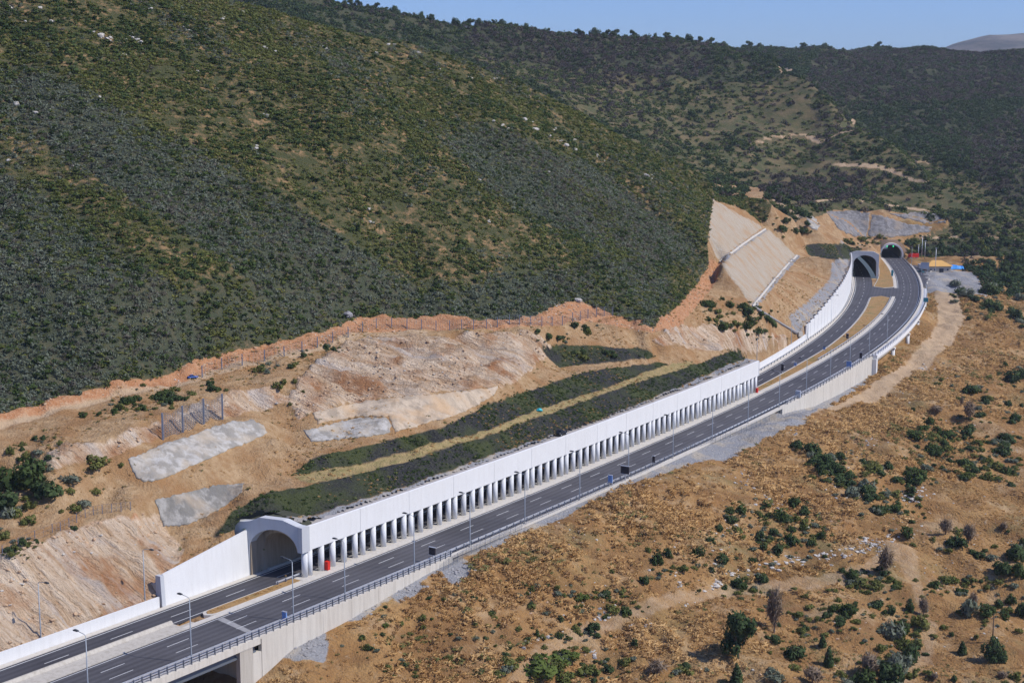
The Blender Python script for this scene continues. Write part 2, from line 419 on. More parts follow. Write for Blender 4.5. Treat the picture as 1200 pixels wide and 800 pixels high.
# level strip carrying the roads
lw = WBf(SS) - 0.8
in_g1 = (SS > G1[0]) & (SS < G1[1]); in_g2 = (SS > G2[0])
left_lim = np.where(in_g1, -3.3, np.where(in_g2, -8.6, lw))
left_lim = np.where(in_g2 & (SS > 640), -1.8 - 4.5 * np.clip((690 - SS) / 50, 0, 1), left_lim)
right_lim = np.where(SS < BR, -3.8, np.where((SS > VI[0]) & (SS < VI[1]), 3.0, np.where((SS < 95) | ((SS > 248) & (SS < VI[1] + 14)), 9.6, 11.2)))
strip = (OO > left_lim) & (OO < right_lim) & (SS > -125) & (SS < TUN + 1) & near_road
Zf = np.where(strip, -0.35, Zf)
# low ground under bridge and viaduct never rises into the decks
under = ((SS < BR) & (OO > -3.8) & (OO < 14)) | ((SS > VI[0]) & (SS < VI[1]) & (OO > 3) & (OO < 16))
Zf = np.where(under & (Zf > -2.6), -2.6, Zf)
Z = Zf
UU, VV = pix(Z)

def hz(x, y):
    x = np.asarray(x, float); y = np.asarray(y, float)
    i = np.clip(np.searchsorted(GX, x) - 1, 0, NX - 2); j = np.clip(np.searchsorted(GY, y) - 1, 0, NY - 2)
    fx = np.clip((x - GX[i]) / (GX[i + 1] - GX[i]), 0, 1); fy = np.clip((y - GY[j]) / (GY[j + 1] - GY[j]), 0, 1)
    return (Z[j, i] * (1 - fx) + Z[j, i + 1] * fx) * (1 - fy) + (Z[j + 1, i] * (1 - fx) + Z[j + 1, i + 1] * fx) * fy

def at_grid(A, x, y):
    i = np.clip(np.searchsorted(GX, x), 0, NX - 1); j = np.clip(np.searchsorted(GY, y), 0, NY - 1)
    return A[j, i]

_t = np.concatenate([np.arange(150, 460, 0.5), np.arange(460, 1000, 1.5), np.arange(1000, 2200, 6)])
def hit(u, v):                         # where the line of sight meets the ground
    u = np.atleast_1d(np.asarray(u, float)); v = np.atleast_1d(np.asarray(v, float))
    a, b, c = ray(u, v)
    out = np.zeros((len(u), 3))
    for k0 in range(0, len(u), 2000):
        k = slice(k0, k0 + 2000)
        t = _t[None, :] / b[k, None]
        x = a[k, None] * t; y = _t[None, :] + 0 * t; z = CAM_Z + c[k, None] * t
        below = z <= hz(x, y)
        i = np.maximum(below.argmax(1), 1)
        i[~below.any(1)] = len(_t) - 1
        r = np.arange(len(i))
        d1 = (z - hz(x, y))[r, i - 1]; d2 = (z - hz(x, y))[r, i]
        w = np.clip(d1 / np.maximum(d1 - d2, 1e-6), 0, 1)
        out[k, 0] = x[r, i - 1] * (1 - w) + x[r, i] * w
        out[k, 1] = y[r, i - 1] * (1 - w) + y[r, i] * w
        out[k, 2] = hz(out[k, 0], out[k, 1])
    return out
# ------------------------------------------------------------------ materials
class NT:
    def __init__(self, name):
        self.m = bpy.data.materials.new(name)
        self.m.use_nodes = True
        self.t = self.m.node_tree
        self.b = self.t.nodes['Principled BSDF']
        self.b.inputs['Specular IOR Level'].default_value = 0.25
        self.b.inputs['Roughness'].default_value = 0.85
        self._pos = None
    def n(self, typ, **kw):
        nd = self.t.nodes.new(typ)
        for k, v in kw.items(): setattr(nd, k, v)
        return nd
    def put(self, sock, val):
        if isinstance(val, bpy.types.NodeSocket): self.t.links.new(val, sock)
        elif isinstance(val, (tuple, list)): sock.default_value = tuple(val) + ((1,) if len(val) == 3 and sock.type == 'RGBA' else ())
        else: sock.default_value = val
    @property
    def pos(self):
        if self._pos is None: self._pos = self.n('ShaderNodeNewGeometry').outputs['Position']
        return self._pos
    def scaled(self, s):
        nd = self.n('ShaderNodeVectorMath', operation='MULTIPLY')
        self.put(nd.inputs[0], self.pos); nd.inputs[1].default_value = s
        return nd.outputs[0]
    def noise(self, scale, detail=3, rough=0.55, vec=None):
        nd = self.n('ShaderNodeTexNoise')
        self.put(nd.inputs['Vector'], vec if vec is not None else self.pos)
        nd.inputs['Scale'].default_value = scale; nd.inputs['Detail'].default_value = detail; nd.inputs['Roughness'].default_value = rough
        return nd.outputs['Fac']
    def ramp(self, f, lo, hi, a=0.0, b=1.0):
        nd = self.n('ShaderNodeMapRange')
        self.put(nd.inputs[0], f)
        for i, v in ((1, lo), (2, hi), (3, a), (4, b)): nd.inputs[i].default_value = v
        return nd.outputs[0]
    def math(self, op, a, b=0.0):
        nd = self.n('ShaderNodeMath', operation=op)
        self.put(nd.inputs[0], a); self.put(nd.inputs[1], b)
        return nd.outputs[0]
    def mix(self, f, a, b):
        nd = self.n('ShaderNodeMix', data_type='RGBA')
        self.put(nd.inputs[0], f); self.put(nd.inputs[6], a); self.put(nd.inputs[7], b)
        return nd.outputs[2]
    def attr(self, name):
        nd = self.n('ShaderNodeAttribute', attribute_name=name)
        sp = self.n('ShaderNodeSeparateColor')
        self.t.links.new(nd.outputs['Color'], sp.inputs[0])
        return sp.outputs[0], sp.outputs[1], sp.outputs[2], nd.outputs['Alpha']
    def rand(self):
        return self.n('ShaderNodeObjectInfo').outputs['Random']
    def bump(self, h, dist, strength=1.0):
        nd = self.n('ShaderNodeBump')
        self.put(nd.inputs['Height'], h); nd.inputs['Distance'].default_value = dist; nd.inputs['Strength'].default_value = strength
        self.t.links.new(nd.outputs[0], self.b.inputs['Normal'])
    def col(self, c): self.put(self.b.inputs['Base Color'], c); return self.m

MAT = {}
def plain(name, c, rough=0.7, metal=0.0, var=0.12, scale=1.5):
    k = NT(name)
    k.b.inputs['Roughness'].default_value = rough
    k.b.inputs['Metallic'].default_value = metal
    f = k.noise(scale, 4)
    k.col(k.mix(f, [x * (1 - var) for x in c], [min(1, x * (1 + var)) for x in c]))
    MAT[name] = k.m
    return k.m

def concrete(name, c, stain, amount=0.5, rough=0.85):
    k = NT(name)
    k.b.inputs['Roughness'].default_value = rough
    cloud = k.noise(0.35, 5, 0.6)
    streak = k.noise(1.0, 4, 0.65, k.scaled((1.3, 1.3, 0.12)))
    f = k.math('MULTIPLY', k.ramp(streak, 0.46, 0.72), amount)
    base = k.mix(cloud, [x * 0.93 for x in c], [min(1, x * 1.05) for x in c])
    k.bump(k.noise(6, 3), 0.02)
    base = k.mix(k.ramp(k.rand(), 0, 1, 0, 0.16), base, stain)
    fine = k.noise(1.0, 3, 0.6, k.scaled((3.2, 3.2, 0.10)))
    base = k.mix(k.math('MULTIPLY', k.ramp(fine, 0.55, 0.75), amount * 0.5), base, [x * 0.85 for x in stain])
    k.col(k.mix(f, base, stain))
    MAT[name] = k.m

concrete('white_concrete', (0.73, 0.72, 0.69), (0.62, 0.60, 0.56), 0.42)
concrete('portal_concrete', (0.50, 0.51, 0.52), (0.45, 0.44, 0.43), 0.5)
concrete('column_concrete', (0.78, 0.78, 0.77), (0.5, 0.49, 0.47), 0.5)
concrete('old_concrete', (0.50, 0.46, 0.39), (0.33, 0.29, 0.23), 0.8)
concrete('beige_concrete', (0.60, 0.56, 0.48), (0.40, 0.36, 0.30), 0.6)
concrete('kerb_concrete', (0.58, 0.54, 0.47), (0.42, 0.37, 0.30), 0.6)
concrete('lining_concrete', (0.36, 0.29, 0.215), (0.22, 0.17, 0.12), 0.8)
concrete('roof_concrete', (0.42, 0.39, 0.36), (0.30, 0.26, 0.22), 0.8)
plain('galvanised', (0.62, 0.64, 0.67), 0.45, 0.6, 0.1)
plain('lamp_metal', (0.30, 0.33, 0.36), 0.5, 0.3, 0.1)
plain('lamp_head', (0.06, 0.065, 0.07), 0.5, 0.0)
plain('dark_steel', (0.15, 0.17, 0.20), 0.5, 0.3)
plain('white_paint', (0.60, 0.60, 0.58), 0.7, 0, 0.3, 0.8)
plain('fence_post', (0.22, 0.25, 0.31), 0.5, 0.3)
plain('wire', (0.26, 0.26, 0.27), 0.5, 0.4)
plain('sign_back', (0.035, 0.03, 0.035), 0.6)
plain('sign_blue', (0.16, 0.27, 0.52), 0.5)
plain('sign_green', (0.03, 0.22, 0.26), 0.5)
plain('sign_grey', (0.34, 0.37, 0.43), 0.5)
plain('red_paint', (0.62, 0.03, 0.02), 0.45)
plain('black_rubber', (0.02, 0.02, 0.02), 0.8)
plain('car_black', (0.015, 0.016, 0.018), 0.25)
plain('car_white', (0.7, 0.7, 0.7), 0.3)
plain('car_blue', (0.05, 0.12, 0.4), 0.35)
plain('car_teal', (0.02, 0.12, 0.15), 0.3)
plain('window_glass', (0.02, 0.025, 0.03), 0.12)
plain('roof_yellow', (0.62, 0.36, 0.11), 0.8)
plain('house_wall', (0.50, 0.44, 0.35), 0.85)
plain('door_dark', (0.03, 0.035, 0.05), 0.5)
plain('tarp_blue', (0.06, 0.32, 0.78), 0.5)
plain('cyan_plastic', (0.05, 0.50, 0.55), 0.5)
plain('wood_pole', (0.10, 0.075, 0.055), 0.9)
plain('bark', (0.085, 0.065, 0.05), 0.95)
plain('grey_bark', (0.17, 0.14, 0.13), 0.95)
plain('soil_fill', (0.060, 0.062, 0.040), 0.95, 0, 0.4, 0.8)
plain('rock_white', (0.50, 0.46, 0.40), 0.9, 0, 0.22, 0.9)
plain('rock_grey', (0.27, 0.26, 0.255), 0.9, 0, 0.25, 0.7)
plain('rock_orange', (0.46, 0.31, 0.19), 0.9, 0, 0.22, 0.9)

def asphalt(name, c):
    k = NT(name)
    k.b.inputs['Roughness'].default_value = 0.8
    o = k.n('ShaderNodeAttribute', attribute_name='across').outputs['Fac']
    w = k.n('ShaderNodeMath', operation='SINE'); k.put(w.inputs[0], k.math('MULTIPLY', o, 4.4))
    wear = k.ramp(w.outputs[0], -1, 1, -0.13, 0.15)
    cl = k.ramp(k.noise(0.07, 5, 0.6), 0.3, 0.7, -0.2, 0.2)
    fine = k.ramp(k.noise(2.5, 3), 0.3, 0.7, -0.08, 0.08)
    f = k.math('ADD', k.math('ADD', wear, cl), k.math('ADD', fine, 0.5))
    k.col(k.mix(f, [x * 0.45 for x in c], [x * 1.55 for x in c]))
    MAT[name] = k.m
asphalt('asphalt', (0.078, 0.075, 0.080))
asphalt('asphalt_dark', (0.062, 0.060, 0.067))

def ground_material():
    k = NT('ground_cover')
    k.b.inputs['Roughness'].default_value = 0.95
    k.b.inputs['Specular IOR Level'].default_value = 0.1
    n1 = k.noise(0.55, 5, 0.65)
    n2 = k.noise(0.12, 5, 0.6)
    n3 = k.noise(2.2, 4, 0.65)
    n4 = k.noise(0.035, 4, 0.6)
    nd = k.ramp(n1, 0.2, 0.8, -0.32, 0.32)
    scrub, red, rock, dry = k.attr('zone_a')
    grav, net, path, far = k.attr('zone_b')
    face, pale, green, strip = k.attr('zone_c')
    def edge(m, w=0.12):
        return k.ramp(k.math('ADD', m, k.math('MULTIPLY', nd, 0.8)), 0.5 - w, 0.5 + w)
    sp = k.noise(1.0, 5, 0.7)
    c = k.mix(k.ramp(n1, 0.35, 0.65), (0.32, 0.195, 0.092), (0.46, 0.315, 0.175))
    c = k.mix(k.ramp(n2, 0.45, 0.62), c, (0.33, 0.185, 0.082))
    # dry grass slope
    d = k.mix(k.ramp(n2, 0.35, 0.65), (0.30, 0.155, 0.056), (0.42, 0.25, 0.10))
    d = k.mix(k.ramp(n3, 0.45, 0.75), d, (0.22, 0.135, 0.062))
    d = k.mix(k.math('MULTIPLY', k.ramp(k.noise(0.09, 5, 0.7), 0.52, 0.62), 0.6), d, (0.47, 0.335, 0.19))
    d = k.mix(k.ramp(n1, 0.62, 0.74), d, (0.45, 0.34, 0.22))
    d = k.mix(k.math('MULTIPLY', k.ramp(n4, 0.55, 0.66), 0.5), d, (0.13, 0.13, 0.05))
    d = k.mix(k.math('MULTIPLY', k.ramp(k.noise(0.07, 5, 0.65), 0.50, 0.60), 0.7), d, (0.20, 0.105, 0.042))
    d = k.mix(k.math('MULTIPLY', k.ramp(k.noise(0.05, 4, 0.7), 0.56, 0.66), 0.55), d, (0.19, 0.165, 0.075))
    c = k.mix(edge(dry), c, d)
    # red earth
    r = k.mix(k.ramp(n1, 0.3, 0.7), (0.38, 0.165, 0.070), (0.50, 0.275, 0.145))
    r = k.mix(k.ramp(n3, 0.55, 0.8), r, (0.56, 0.42, 0.29))
    c = k.mix(edge(red), c, r)
    # broken rock, strata leaning with the cut
    lay = k.noise(1.0, 6, 0.72, k.scaled((0.5, 0.45, 1.1)))
    vein = k.noise(1.0, 4, 0.6, k.scaled((0.9, 0.10, 0.22)))
    def lin(ax, ay, az):
        nd_ = k.n('ShaderNodeVectorMath', operation='DOT_PRODUCT'); k.put(nd_.inputs[0], k.pos); nd_.inputs[1].default_value = (ax, ay, az); return nd_.outputs['Value']
    cb = k.n('ShaderNodeCombineXYZ'); k.put(cb.inputs[0], lin(0.2325 * 0.8, 1.0355 * 0.8, 0.1)); k.put(cb.inputs[1], lin(1.0355 * 0.09, -0.2325 * 0.09, 0)); k.put(cb.inputs[2], lin(0, 0, 0.10))
    lay = k.noise(1.0, 6, 0.72, cb.outputs[0])
    vein = k.noise(0.33, 5, 0.65, cb.outputs[0])
    q = k.mix(k.ramp(lay, 0.36, 0.62), (0.44, 0.28, 0.155), (0.68, 0.54, 0.39))
    q = k.mix(k.ramp(n2, 0.5, 0.66), q, (0.38, 0.19, 0.09))
    q = k.mix(k.math('MULTIPLY', k.ramp(vein, 0.56, 0.66), 0.7), q, (0.52, 0.46, 0.40))
    q = k.mix(k.ramp(n3, 0.60, 0.76), q, (0.24, 0.15, 0.085))
    c = k.mix(edge(rock), c, q)
    # track
    t = k.mix(n1, (0.44, 0.30, 0.17), (0.56, 0.43, 0.29))
    c = k.mix(k.math('MULTIPLY', edge(path, 0.3), 0.8), c, t)
    # grey gravel
    g = k.mix(n3, (0.20, 0.20, 0.205), (0.36, 0.355, 0.35))
    g = k.mix(k.ramp(n2, 0.5, 0.62), g, (0.40, 0.35, 0.28))
    c = k.mix(edge(grav), c, g)
    # soil under the scrub
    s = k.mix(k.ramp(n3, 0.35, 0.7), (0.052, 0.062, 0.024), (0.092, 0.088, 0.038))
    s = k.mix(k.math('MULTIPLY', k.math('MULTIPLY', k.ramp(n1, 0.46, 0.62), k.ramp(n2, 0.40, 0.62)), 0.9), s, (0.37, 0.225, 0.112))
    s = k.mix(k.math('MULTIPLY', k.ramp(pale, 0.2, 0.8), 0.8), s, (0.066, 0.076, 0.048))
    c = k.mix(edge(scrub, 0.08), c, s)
    f = k.mix(k.ramp(n4, 0.4, 0.65), (0.045, 0.055, 0.028), (0.080, 0.078, 0.042))
    f = k.mix(k.ramp(n1, 0.6, 0.7), f, (0.20, 0.14, 0.075))
    f = k.mix(k.math('MULTIPLY', k.ramp(strip, 0.2, 0.8), 0.85), f, k.mix(k.ramp(n2, 0.42, 0.66), (0.090, 0.095, 0.040), (0.20, 0.145, 0.075)))
    c = k.mix(edge(far), c, f)
    c = k.mix(k.math('MULTIPLY', k.ramp(green, 0.3, 0.7), 0.85), c, k.mix(k.ramp(n1, 0.4, 0.65), (0.40, 0.30, 0.14), (0.22, 0.20, 0.075)))
    # black netting with grass sprouting through
    w = k.mix(k.ramp(n3, 0.45, 0.7), (0.030, 0.030, 0.031), (0.075, 0.075, 0.055))
    w = k.mix(k.ramp(n2, 0.44, 0.62), w, (0.060, 0.070, 0.028))
    c = k.mix(k.ramp(net, 0.35, 0.65), c, w)
    # sprayed far faces, streaked down the slope
    st = k.noise(1.0, 5, 0.6, k.scaled((0.35, 0.9, 0.05)))
    z = k.mix(k.ramp(st, 0.35, 0.65), (0.40, 0.31, 0.21), (0.44, 0.385, 0.305))
    z = k.mix(k.ramp(n2, 0.5, 0.66), z, (0.42, 0.29, 0.175))
    c = k.mix(k.ramp(face, 0.35, 0.65), c, z)
    k.bump(k.math('ADD', k.math('MULTIPLY', k.math('MULTIPLY', lay, rock), 3.0), k.math('ADD', n1, k.math('MULTIPLY', n3, 0.6))), 0.6, 0.95)
    MAT['ground_cover'] = k.col(c)
ground_material()

def leafy(name, a, b, hue_var=0.5, trans=0.0):
    k = NT(name)
    k.b.inputs['Roughness'].default_value = 0.75
    k.b.inputs['Specular IOR Level'].default_value = 0.15
    big = k.ramp(k.noise(0.045, 3), 0.35, 0.65)
    f = k.math('ADD', k.math('MULTIPLY', k.rand(), hue_var), k.math('MULTIPLY', big, 1 - hue_var))
    c = k.mix(f, a, b)
    c = k.mix(k.ramp(k.noise(3.0, 2), 0.3, 0.7, 0.0, 0.3), c, [x * 0.6 for x in a])
    k.col(c)
    tr = k.n('ShaderNodeBsdfTranslucent'); k.put(tr.inputs['Color'], c)
    ms = k.n('ShaderNodeMixShader'); ms.inputs[0].default_value = 0.3
    k.t.links.new(k.b.outputs[0], ms.inputs[1]); k.t.links.new(tr.outputs[0], ms.inputs[2])
    k.t.links.new(ms.outputs[0], k.t.nodes['Material Output'].inputs['Surface'])
    MAT[name] = k.m
leafy('leaf_olive', (0.1156, 0.144, 0.0354), (0.2183, 0.2183, 0.0649))
leafy('leaf_yellow', (0.1829, 0.1947, 0.0425), (0.2832, 0.2655, 0.0767))
leafy('leaf_grey', (0.1416, 0.1711, 0.1156), (0.2419, 0.262, 0.1912))
leafy('leaf_dark', (0.0495, 0.0825, 0.0242), (0.0935, 0.132, 0.0396))
leafy('leaf_brown', (0.118, 0.1121, 0.0885), (0.1888, 0.1711, 0.1357))
leafy('leaf_bright', (0.11, 0.155, 0.03), (0.165, 0.205, 0.055))
leafy('leaf_tree', (0.0517, 0.0862, 0.0322), (0.092, 0.1323, 0.0483))
leafy('straw', (0.52, 0.305, 0.115), (0.72, 0.49, 0.23))
leafy('straw_dark', (0.4, 0.225, 0.095), (0.56, 0.36, 0.17))
leafy('weed', (0.16, 0.165, 0.05), (0.26, 0.235, 0.09))
leafy('twig', (0.27, 0.2, 0.14), (0.38, 0.29, 0.2))
leafy('forest_dark', (0.034, 0.062, 0.022), (0.072, 0.108, 0.036))
leafy('forest_burnt', (0.066, 0.055, 0.052), (0.11, 0.092, 0.08))
leafy('forest_olive', (0.075, 0.11, 0.026), (0.13, 0.155, 0.042))

# ------------------------------------------------------------------ object helpers
def tag(o, label=None, cat=None, group=None, kind=None):
    for k_, v_ in (('label', label), ('category', cat), ('group', group), ('kind', kind)):
        if v_: o[k_] = v_
    return o

def empty(name, loc, rz=0.0):
    o = bpy.data.objects.new(name, None)
    o.location = [float(c) for c in loc]; o.rotation_euler = (0, 0, rz)
    COL.objects.link(o)
    return o

def thing(name, loc, label, cat, group=None, rz=0.0):
    return tag(empty(name, loc, rz), label, cat, group)

def link(name, mesh, parent=None, loc=None, rz=0.0):
    o = bpy.data.objects.new(name, mesh)
    if loc is not None: o.location = [float(c) for c in loc]
    o.rotation_euler = (0, 0, rz)
    if parent is not None: o.parent = parent
    COL.objects.link(o)
    return o

class MB:
    def __init__(self): self.v = []; self.f = []; self.attr = []
    def add(self, vs, fs):
        k = len(self.v)
        self.v += [tuple(float(c) for c in p) for p in vs]
        self.f += [tuple(i + k for i in f) for f in fs]
        return self
    def box(self, c, d, rz=0.0, taper=1.0):
        x, y, z = d[0] / 2, d[1] / 2, d[2] / 2
        cs, sn = math.cos(rz), math.sin(rz)
        P_ = []
        for sz in (-1, 1):
            t = taper if sz > 0 else 1
            for sx, sy in ((-1, -1), (1, -1), (1, 1), (-1, 1)):
                px, py = sx * x * t, sy * y * t
                P_.append((c[0] + px * cs - py * sn, c[1] + px * sn + py * cs, c[2] + sz * z))
        return self.add(P_, [(3, 2, 1, 0), (4, 5, 6, 7), (0, 1, 5, 4), (1, 2, 6, 5), (2, 3, 7, 6), (3, 0, 4, 7)])
    def tube(self, pts, radii, n=8, cap=True):
        pts = [Vector(p) for p in pts]
        if not hasattr(radii, '__len__'): radii = [radii] * len(pts)
        vs = []
        for i, p in enumerate(pts):
            d = (pts[min(i + 1, len(pts) - 1)] - pts[max(i - 1, 0)]).normalized()
            a = d.orthogonal().normalized() if abs(d.z) < 0.95 else Vector((1, 0, 0))
            a = (a - d * a.dot(d)).normalized(); b = d.cross(a)
            for q in range(n):
                w = 2 * math.pi * q / n
                vs.append(p + (a * math.cos(w) + b * math.sin(w)) * radii[i])
        fs = [(i * n + q, i * n + (q + 1) % n, (i + 1) * n + (q + 1) % n, (i + 1) * n + q) for i in range(len(pts) - 1) for q in range(n)]
        if cap:
            fs.append(tuple(range(n))[::-1]); fs.append(tuple(range((len(pts) - 1) * n, len(pts) * n)))
        return self.add(vs, fs)
    def sweep(self, prof, ss):       # closed profile of (offset, height) carried along the road
        ring = []
        for s in ss:
            pr = prof(s) if callable(prof) else prof
            ring.append([so(s, o, z) for o, z in pr])
        m = len(ring[0]); vs = [p for r in ring for p in r]
        fs = [(i * m + j, i * m + (j + 1) % m, (i + 1) * m + (j + 1) % m, (i + 1) * m + j) for i in range(len(ss) - 1) for j in range(m)]
        fs.append(tuple(range(m))); fs.append(tuple(range((len(ss) - 1) * m, len(ss) * m))[::-1])
        return self.add(vs, fs)
    def prism(self, poly, z0, z1):   # upright prism over a ground polygon
        m = len(poly)
        z0 = z0 if hasattr(z0, '__len__') else [z0] * m; z1 = z1 if hasattr(z1, '__len__') else [z1] * m
        vs = [(p[0], p[1], z0[i]) for i, p in enumerate(poly)] + [(p[0], p[1], z1[i]) for i, p in enumerate(poly)]
        return self.add(vs, [tuple(range(m))[::-1], tuple(range(m, 2 * m))] + [(i, (i + 1) % m, m + (i + 1) % m, m + i) for i in range(m)])
    def mesh(self, name, mat, smooth=False, fix=True):
        me = bpy.data.meshes.new(name)
        me.from_pydata(self.v, [], self.f)
        if fix:
            bm = bmesh.new(); bm.from_mesh(me); bmesh.ops.recalc_face_normals(bm, faces=bm.faces); bm.to_mesh(me); bm.free()
        if smooth: me.polygons.foreach_set('use_smooth', [True] * len(me.polygons))
        me.materials.append(MAT[mat])
        return me
    def build(self, name, mat, parent=None, smooth=False, loc=None, fix=True):
        return link(name, self.mesh(name, mat, smooth, fix), parent, loc)

def sr(a, b, d=3.0):
    n = max(1, int(math.ceil((b - a) / d)))
    return list(np.linspace(a, b, n + 1))

# ------------------------------------------------------------------ ground sheet
def build_ground():
    me = bpy.data.meshes.new('ground')
    nv = NX * NY
    co = np.stack([XX, YY, Z], -1).reshape(-1, 3).astype(np.float32)
    idx = np.arange(nv).reshape(NY, NX)
    quad = np.stack([idx[:-1, :-1], idx[:-1, 1:], idx[1:, 1:], idx[1:, :-1]], -1)
    s = SS; o = OO
    drop = np.zeros(Z.shape, bool)
    drop |= (s > G1[0] - 1.5) & (s < G1[1] + 1) & (o > -3.4) & (o < 11.0)
    drop |= (s > 61.5 + (o + 12) * 0.4) & (s < 68.4) & (o > -13.2) & (o < 0)
    drop |= (s > G1[1] - 1.5) & (s < G1[1] + 1.5) & (o > -12.2) & (o < 0)
    drop |= (s > G2[0] - 1.6) & (s < G2[0] + 2.2) & (o > -22.4) & (o < -8)
    drop |= (s > TUN - 2.5) & (s < TUN + 2.5) & (o > -2.4) & (o < 11.2)
    dq = drop[:-1, :-1] & drop[1:, 1:] & drop[:-1, 1:] & drop[1:, :-1]
    hi = np.maximum.reduce([Z[:-1, :-1], Z[1:, 1:], Z[:-1, 1:], Z[1:, :-1]]); lo = np.minimum.reduce([Z[:-1, :-1], Z[1:, 1:], Z[:-1, 1:], Z[1:, :-1]])
    anyd = drop[:-1, :-1] | drop[1:, 1:] | drop[:-1, 1:] | drop[1:, :-1]
    dq |= anyd & (hi - lo > 2.0)
    # nothing of the fill may hang in the tunnel mouths
    smid = s[:-1, :-1]; omid = o[:-1, :-1]
    dq |= (hi > 1) & (lo < 0) & (((smid > TUN - 4) & (omid > -3) & (omid < 11.5)) | ((np.abs(smid - G2[0]) < 3) & (omid > -22) & (omid < -8.4)))
    quad = quad[~dq]
    nf = len(quad)
    me.vertices.add(nv); me.vertices.foreach_set('co', co.ravel())
    me.loops.add(nf * 4); me.loops.foreach_set('vertex_index', quad.astype(np.int32).ravel())
    me.polygons.add(nf); me.polygons.foreach_set('loop_start', np.arange(0, nf * 4, 4, dtype=np.int32))
    me.update(calc_edges=True)
    me.polygons.foreach_set('use_smooth', np.ones(nf, bool))
    def attr(name, *masks):
        a = me.attributes.new(name, 'FLOAT_COLOR', 'POINT')
        arr = np.stack([blur(m_.astype(np.float32), 1).ravel() for m_ in masks], -1).astype(np.float32)
        a.data.foreach_set('color', arr.ravel())
    zero = np.zeros(Z.shape)
    attr('zone_a', hill1, redbank, rockface, right)
    attr('zone_b', np.maximum((verge | benchf).astype(float), wallstrip * 0.62), netted, np.maximum((path | track_l | bare).astype(float), track_r * 0.47), far & ~bare)
    attr('zone_c', faces & ~benchf, blur(grey_zone.astype(np.float32), 30), ledge, blur(far_light.astype(np.float32), 6))
    me.materials.append(MAT['ground_cover'])
    o_ = link('ground', me)
    tag(o_, 'rocky earth and dry grass hillside carrying the motorway', None, None, 'structure')
grey_band = [(-50, 190), (40, 215), (200, 330), (420, 330), (560, 330), (720, 300), (790, 330), (780, 380), (600, 380), (380, 395), (200, 440), (-50, 490)]
grey_zone = inpoly(grey_band) | inpoly([(0, 60), (120, 110), (330, 230), (480, 330), (300, 330), (150, 230), (0, 130)]) | inpoly([(560, 140), (700, 200), (820, 290), (760, 320), (620, 250), (520, 170)])
grey_zone &= hill1
build_ground()

# ------------------------------------------------------------------ carriageways
def ribbon(name, s0, s1, oa, ob, z, mat, thick=0.3, step=3.0, label=None, kind='structure', parent=None):
    fa = oa if callable(oa) else (lambda s, c=oa: c); fb = ob if callable(ob) else (lambda s, c=ob: c)
    ss = sr(s0, s1, step)
    vs = []; fs = []; ac = []
    for s in ss:
        for o in (fa(s), fb(s)):
            vs.append(so(s, o, z)); ac.append(o)
    n = len(ss)
    for i in range(n - 1): fs.append((2 * i, 2 * i + 1, 2 * i + 3, 2 * i + 2))
    if thick:
        k = len(vs)
        for s in ss:
            for o in (fa(s), fb(s)):
                vs.append(so(s, o, z - thick)); ac.append(o)
        for i in range(n - 1):
            fs += [(k + 2 * i, 2 * i, 2 * i + 2, k + 2 * i + 2), (2 * i + 1, k + 2 * i + 1, k + 2 * i + 3, 2 * i + 3), (k + 2 * i + 1, k + 2 * i, k + 2 * i + 2, k + 2 * i + 3)]
        fs += [(0, k, k + 1, 1), (2 * n - 1, k + 2 * n - 1, k + 2 * n - 2, 2 * n - 2)]
    me = bpy.data.meshes.new(name); me.from_pydata([tuple(map(float, v)) for v in vs], [], fs)
    a = me.attributes.new('across', 'FLOAT', 'POINT'); a.data.foreach_set('value', np.array(ac, np.float32))
    me.materials.append(MAT[mat])
    o_ = link(name, me, parent)
    if parent is None: tag(o_, label, None, None, kind)
    return o_

ribbon('road', -70, 745, -0.4, 10.4, 0.0, 'asphalt', 0.5, label='outer carriageway of dark asphalt')
ribbon('road', -70, 760, lambda s: LLf(s) - 0.5, LRf, 0.0, 'asphalt_dark', 0.34, label='inner carriageway of dark asphalt beside the hillside')
# level pavings between and beside them
ribbon('kerb', -70, 271.5, lambda s: WBf(s) + 0.1, lambda s: LLf(s) - 0.5, 0.10, 'kerb_concrete', 0.44, label='pale concrete kerb strip along the left wall')
ribbon('kerb', 271.5, 587, lambda s: WBf(s) + 0.1, lambda s: LLf(s) - 0.5, 0.10, 'kerb_concrete', 0.44, label='pale concrete kerb strip below the panelled wall')
ribbon('kerb', G1[0] - 0.4, 271.5, -4.0, -0.4, 0.12, 'kerb_concrete', 0.47, label='pale concrete plinth strip under the gallery columns')
ribbon('kerb', 38, G1[0] - 0.4, -1.5, -0.4, 0.12, 'kerb_concrete', 0.47, label='pale kerb strip along the grass median')
ribbon('kerb', 271.5, 512, -1.8, -0.4, 0.12, 'kerb_concrete', 0.47, label='pale kerb strip along the curved grass median')
ribbon('kerb', 544, 692, -1.5, -0.4, 0.12, 'kerb_concrete', 0.47, label='pale kerb strip before the far tunnel')
ribbon('kerb', -70, VI[0] + 210, 10.4, 11.4, 0.10, 'kerb_concrete', 0.45, label='concrete edge strip outside the guardrail')
ribbon('road', 508, 548, LRf, -0.4, -0.005, 'asphalt', 0.33, label='crossover link between the carriageways')
# bridge median
def med_prof(s): return [(-4.0, -0.3), (-4.0, 0.75), (-3.7, 0.75), (-3.4, 0.3), (-0.4, 0.12), (-0.4, -0.35)]
tag(MB().sweep(med_prof, sr(-70, 38)).build('median', 'old_concrete'), 'bare concrete median between the two bridge decks', None, None, 'structure')

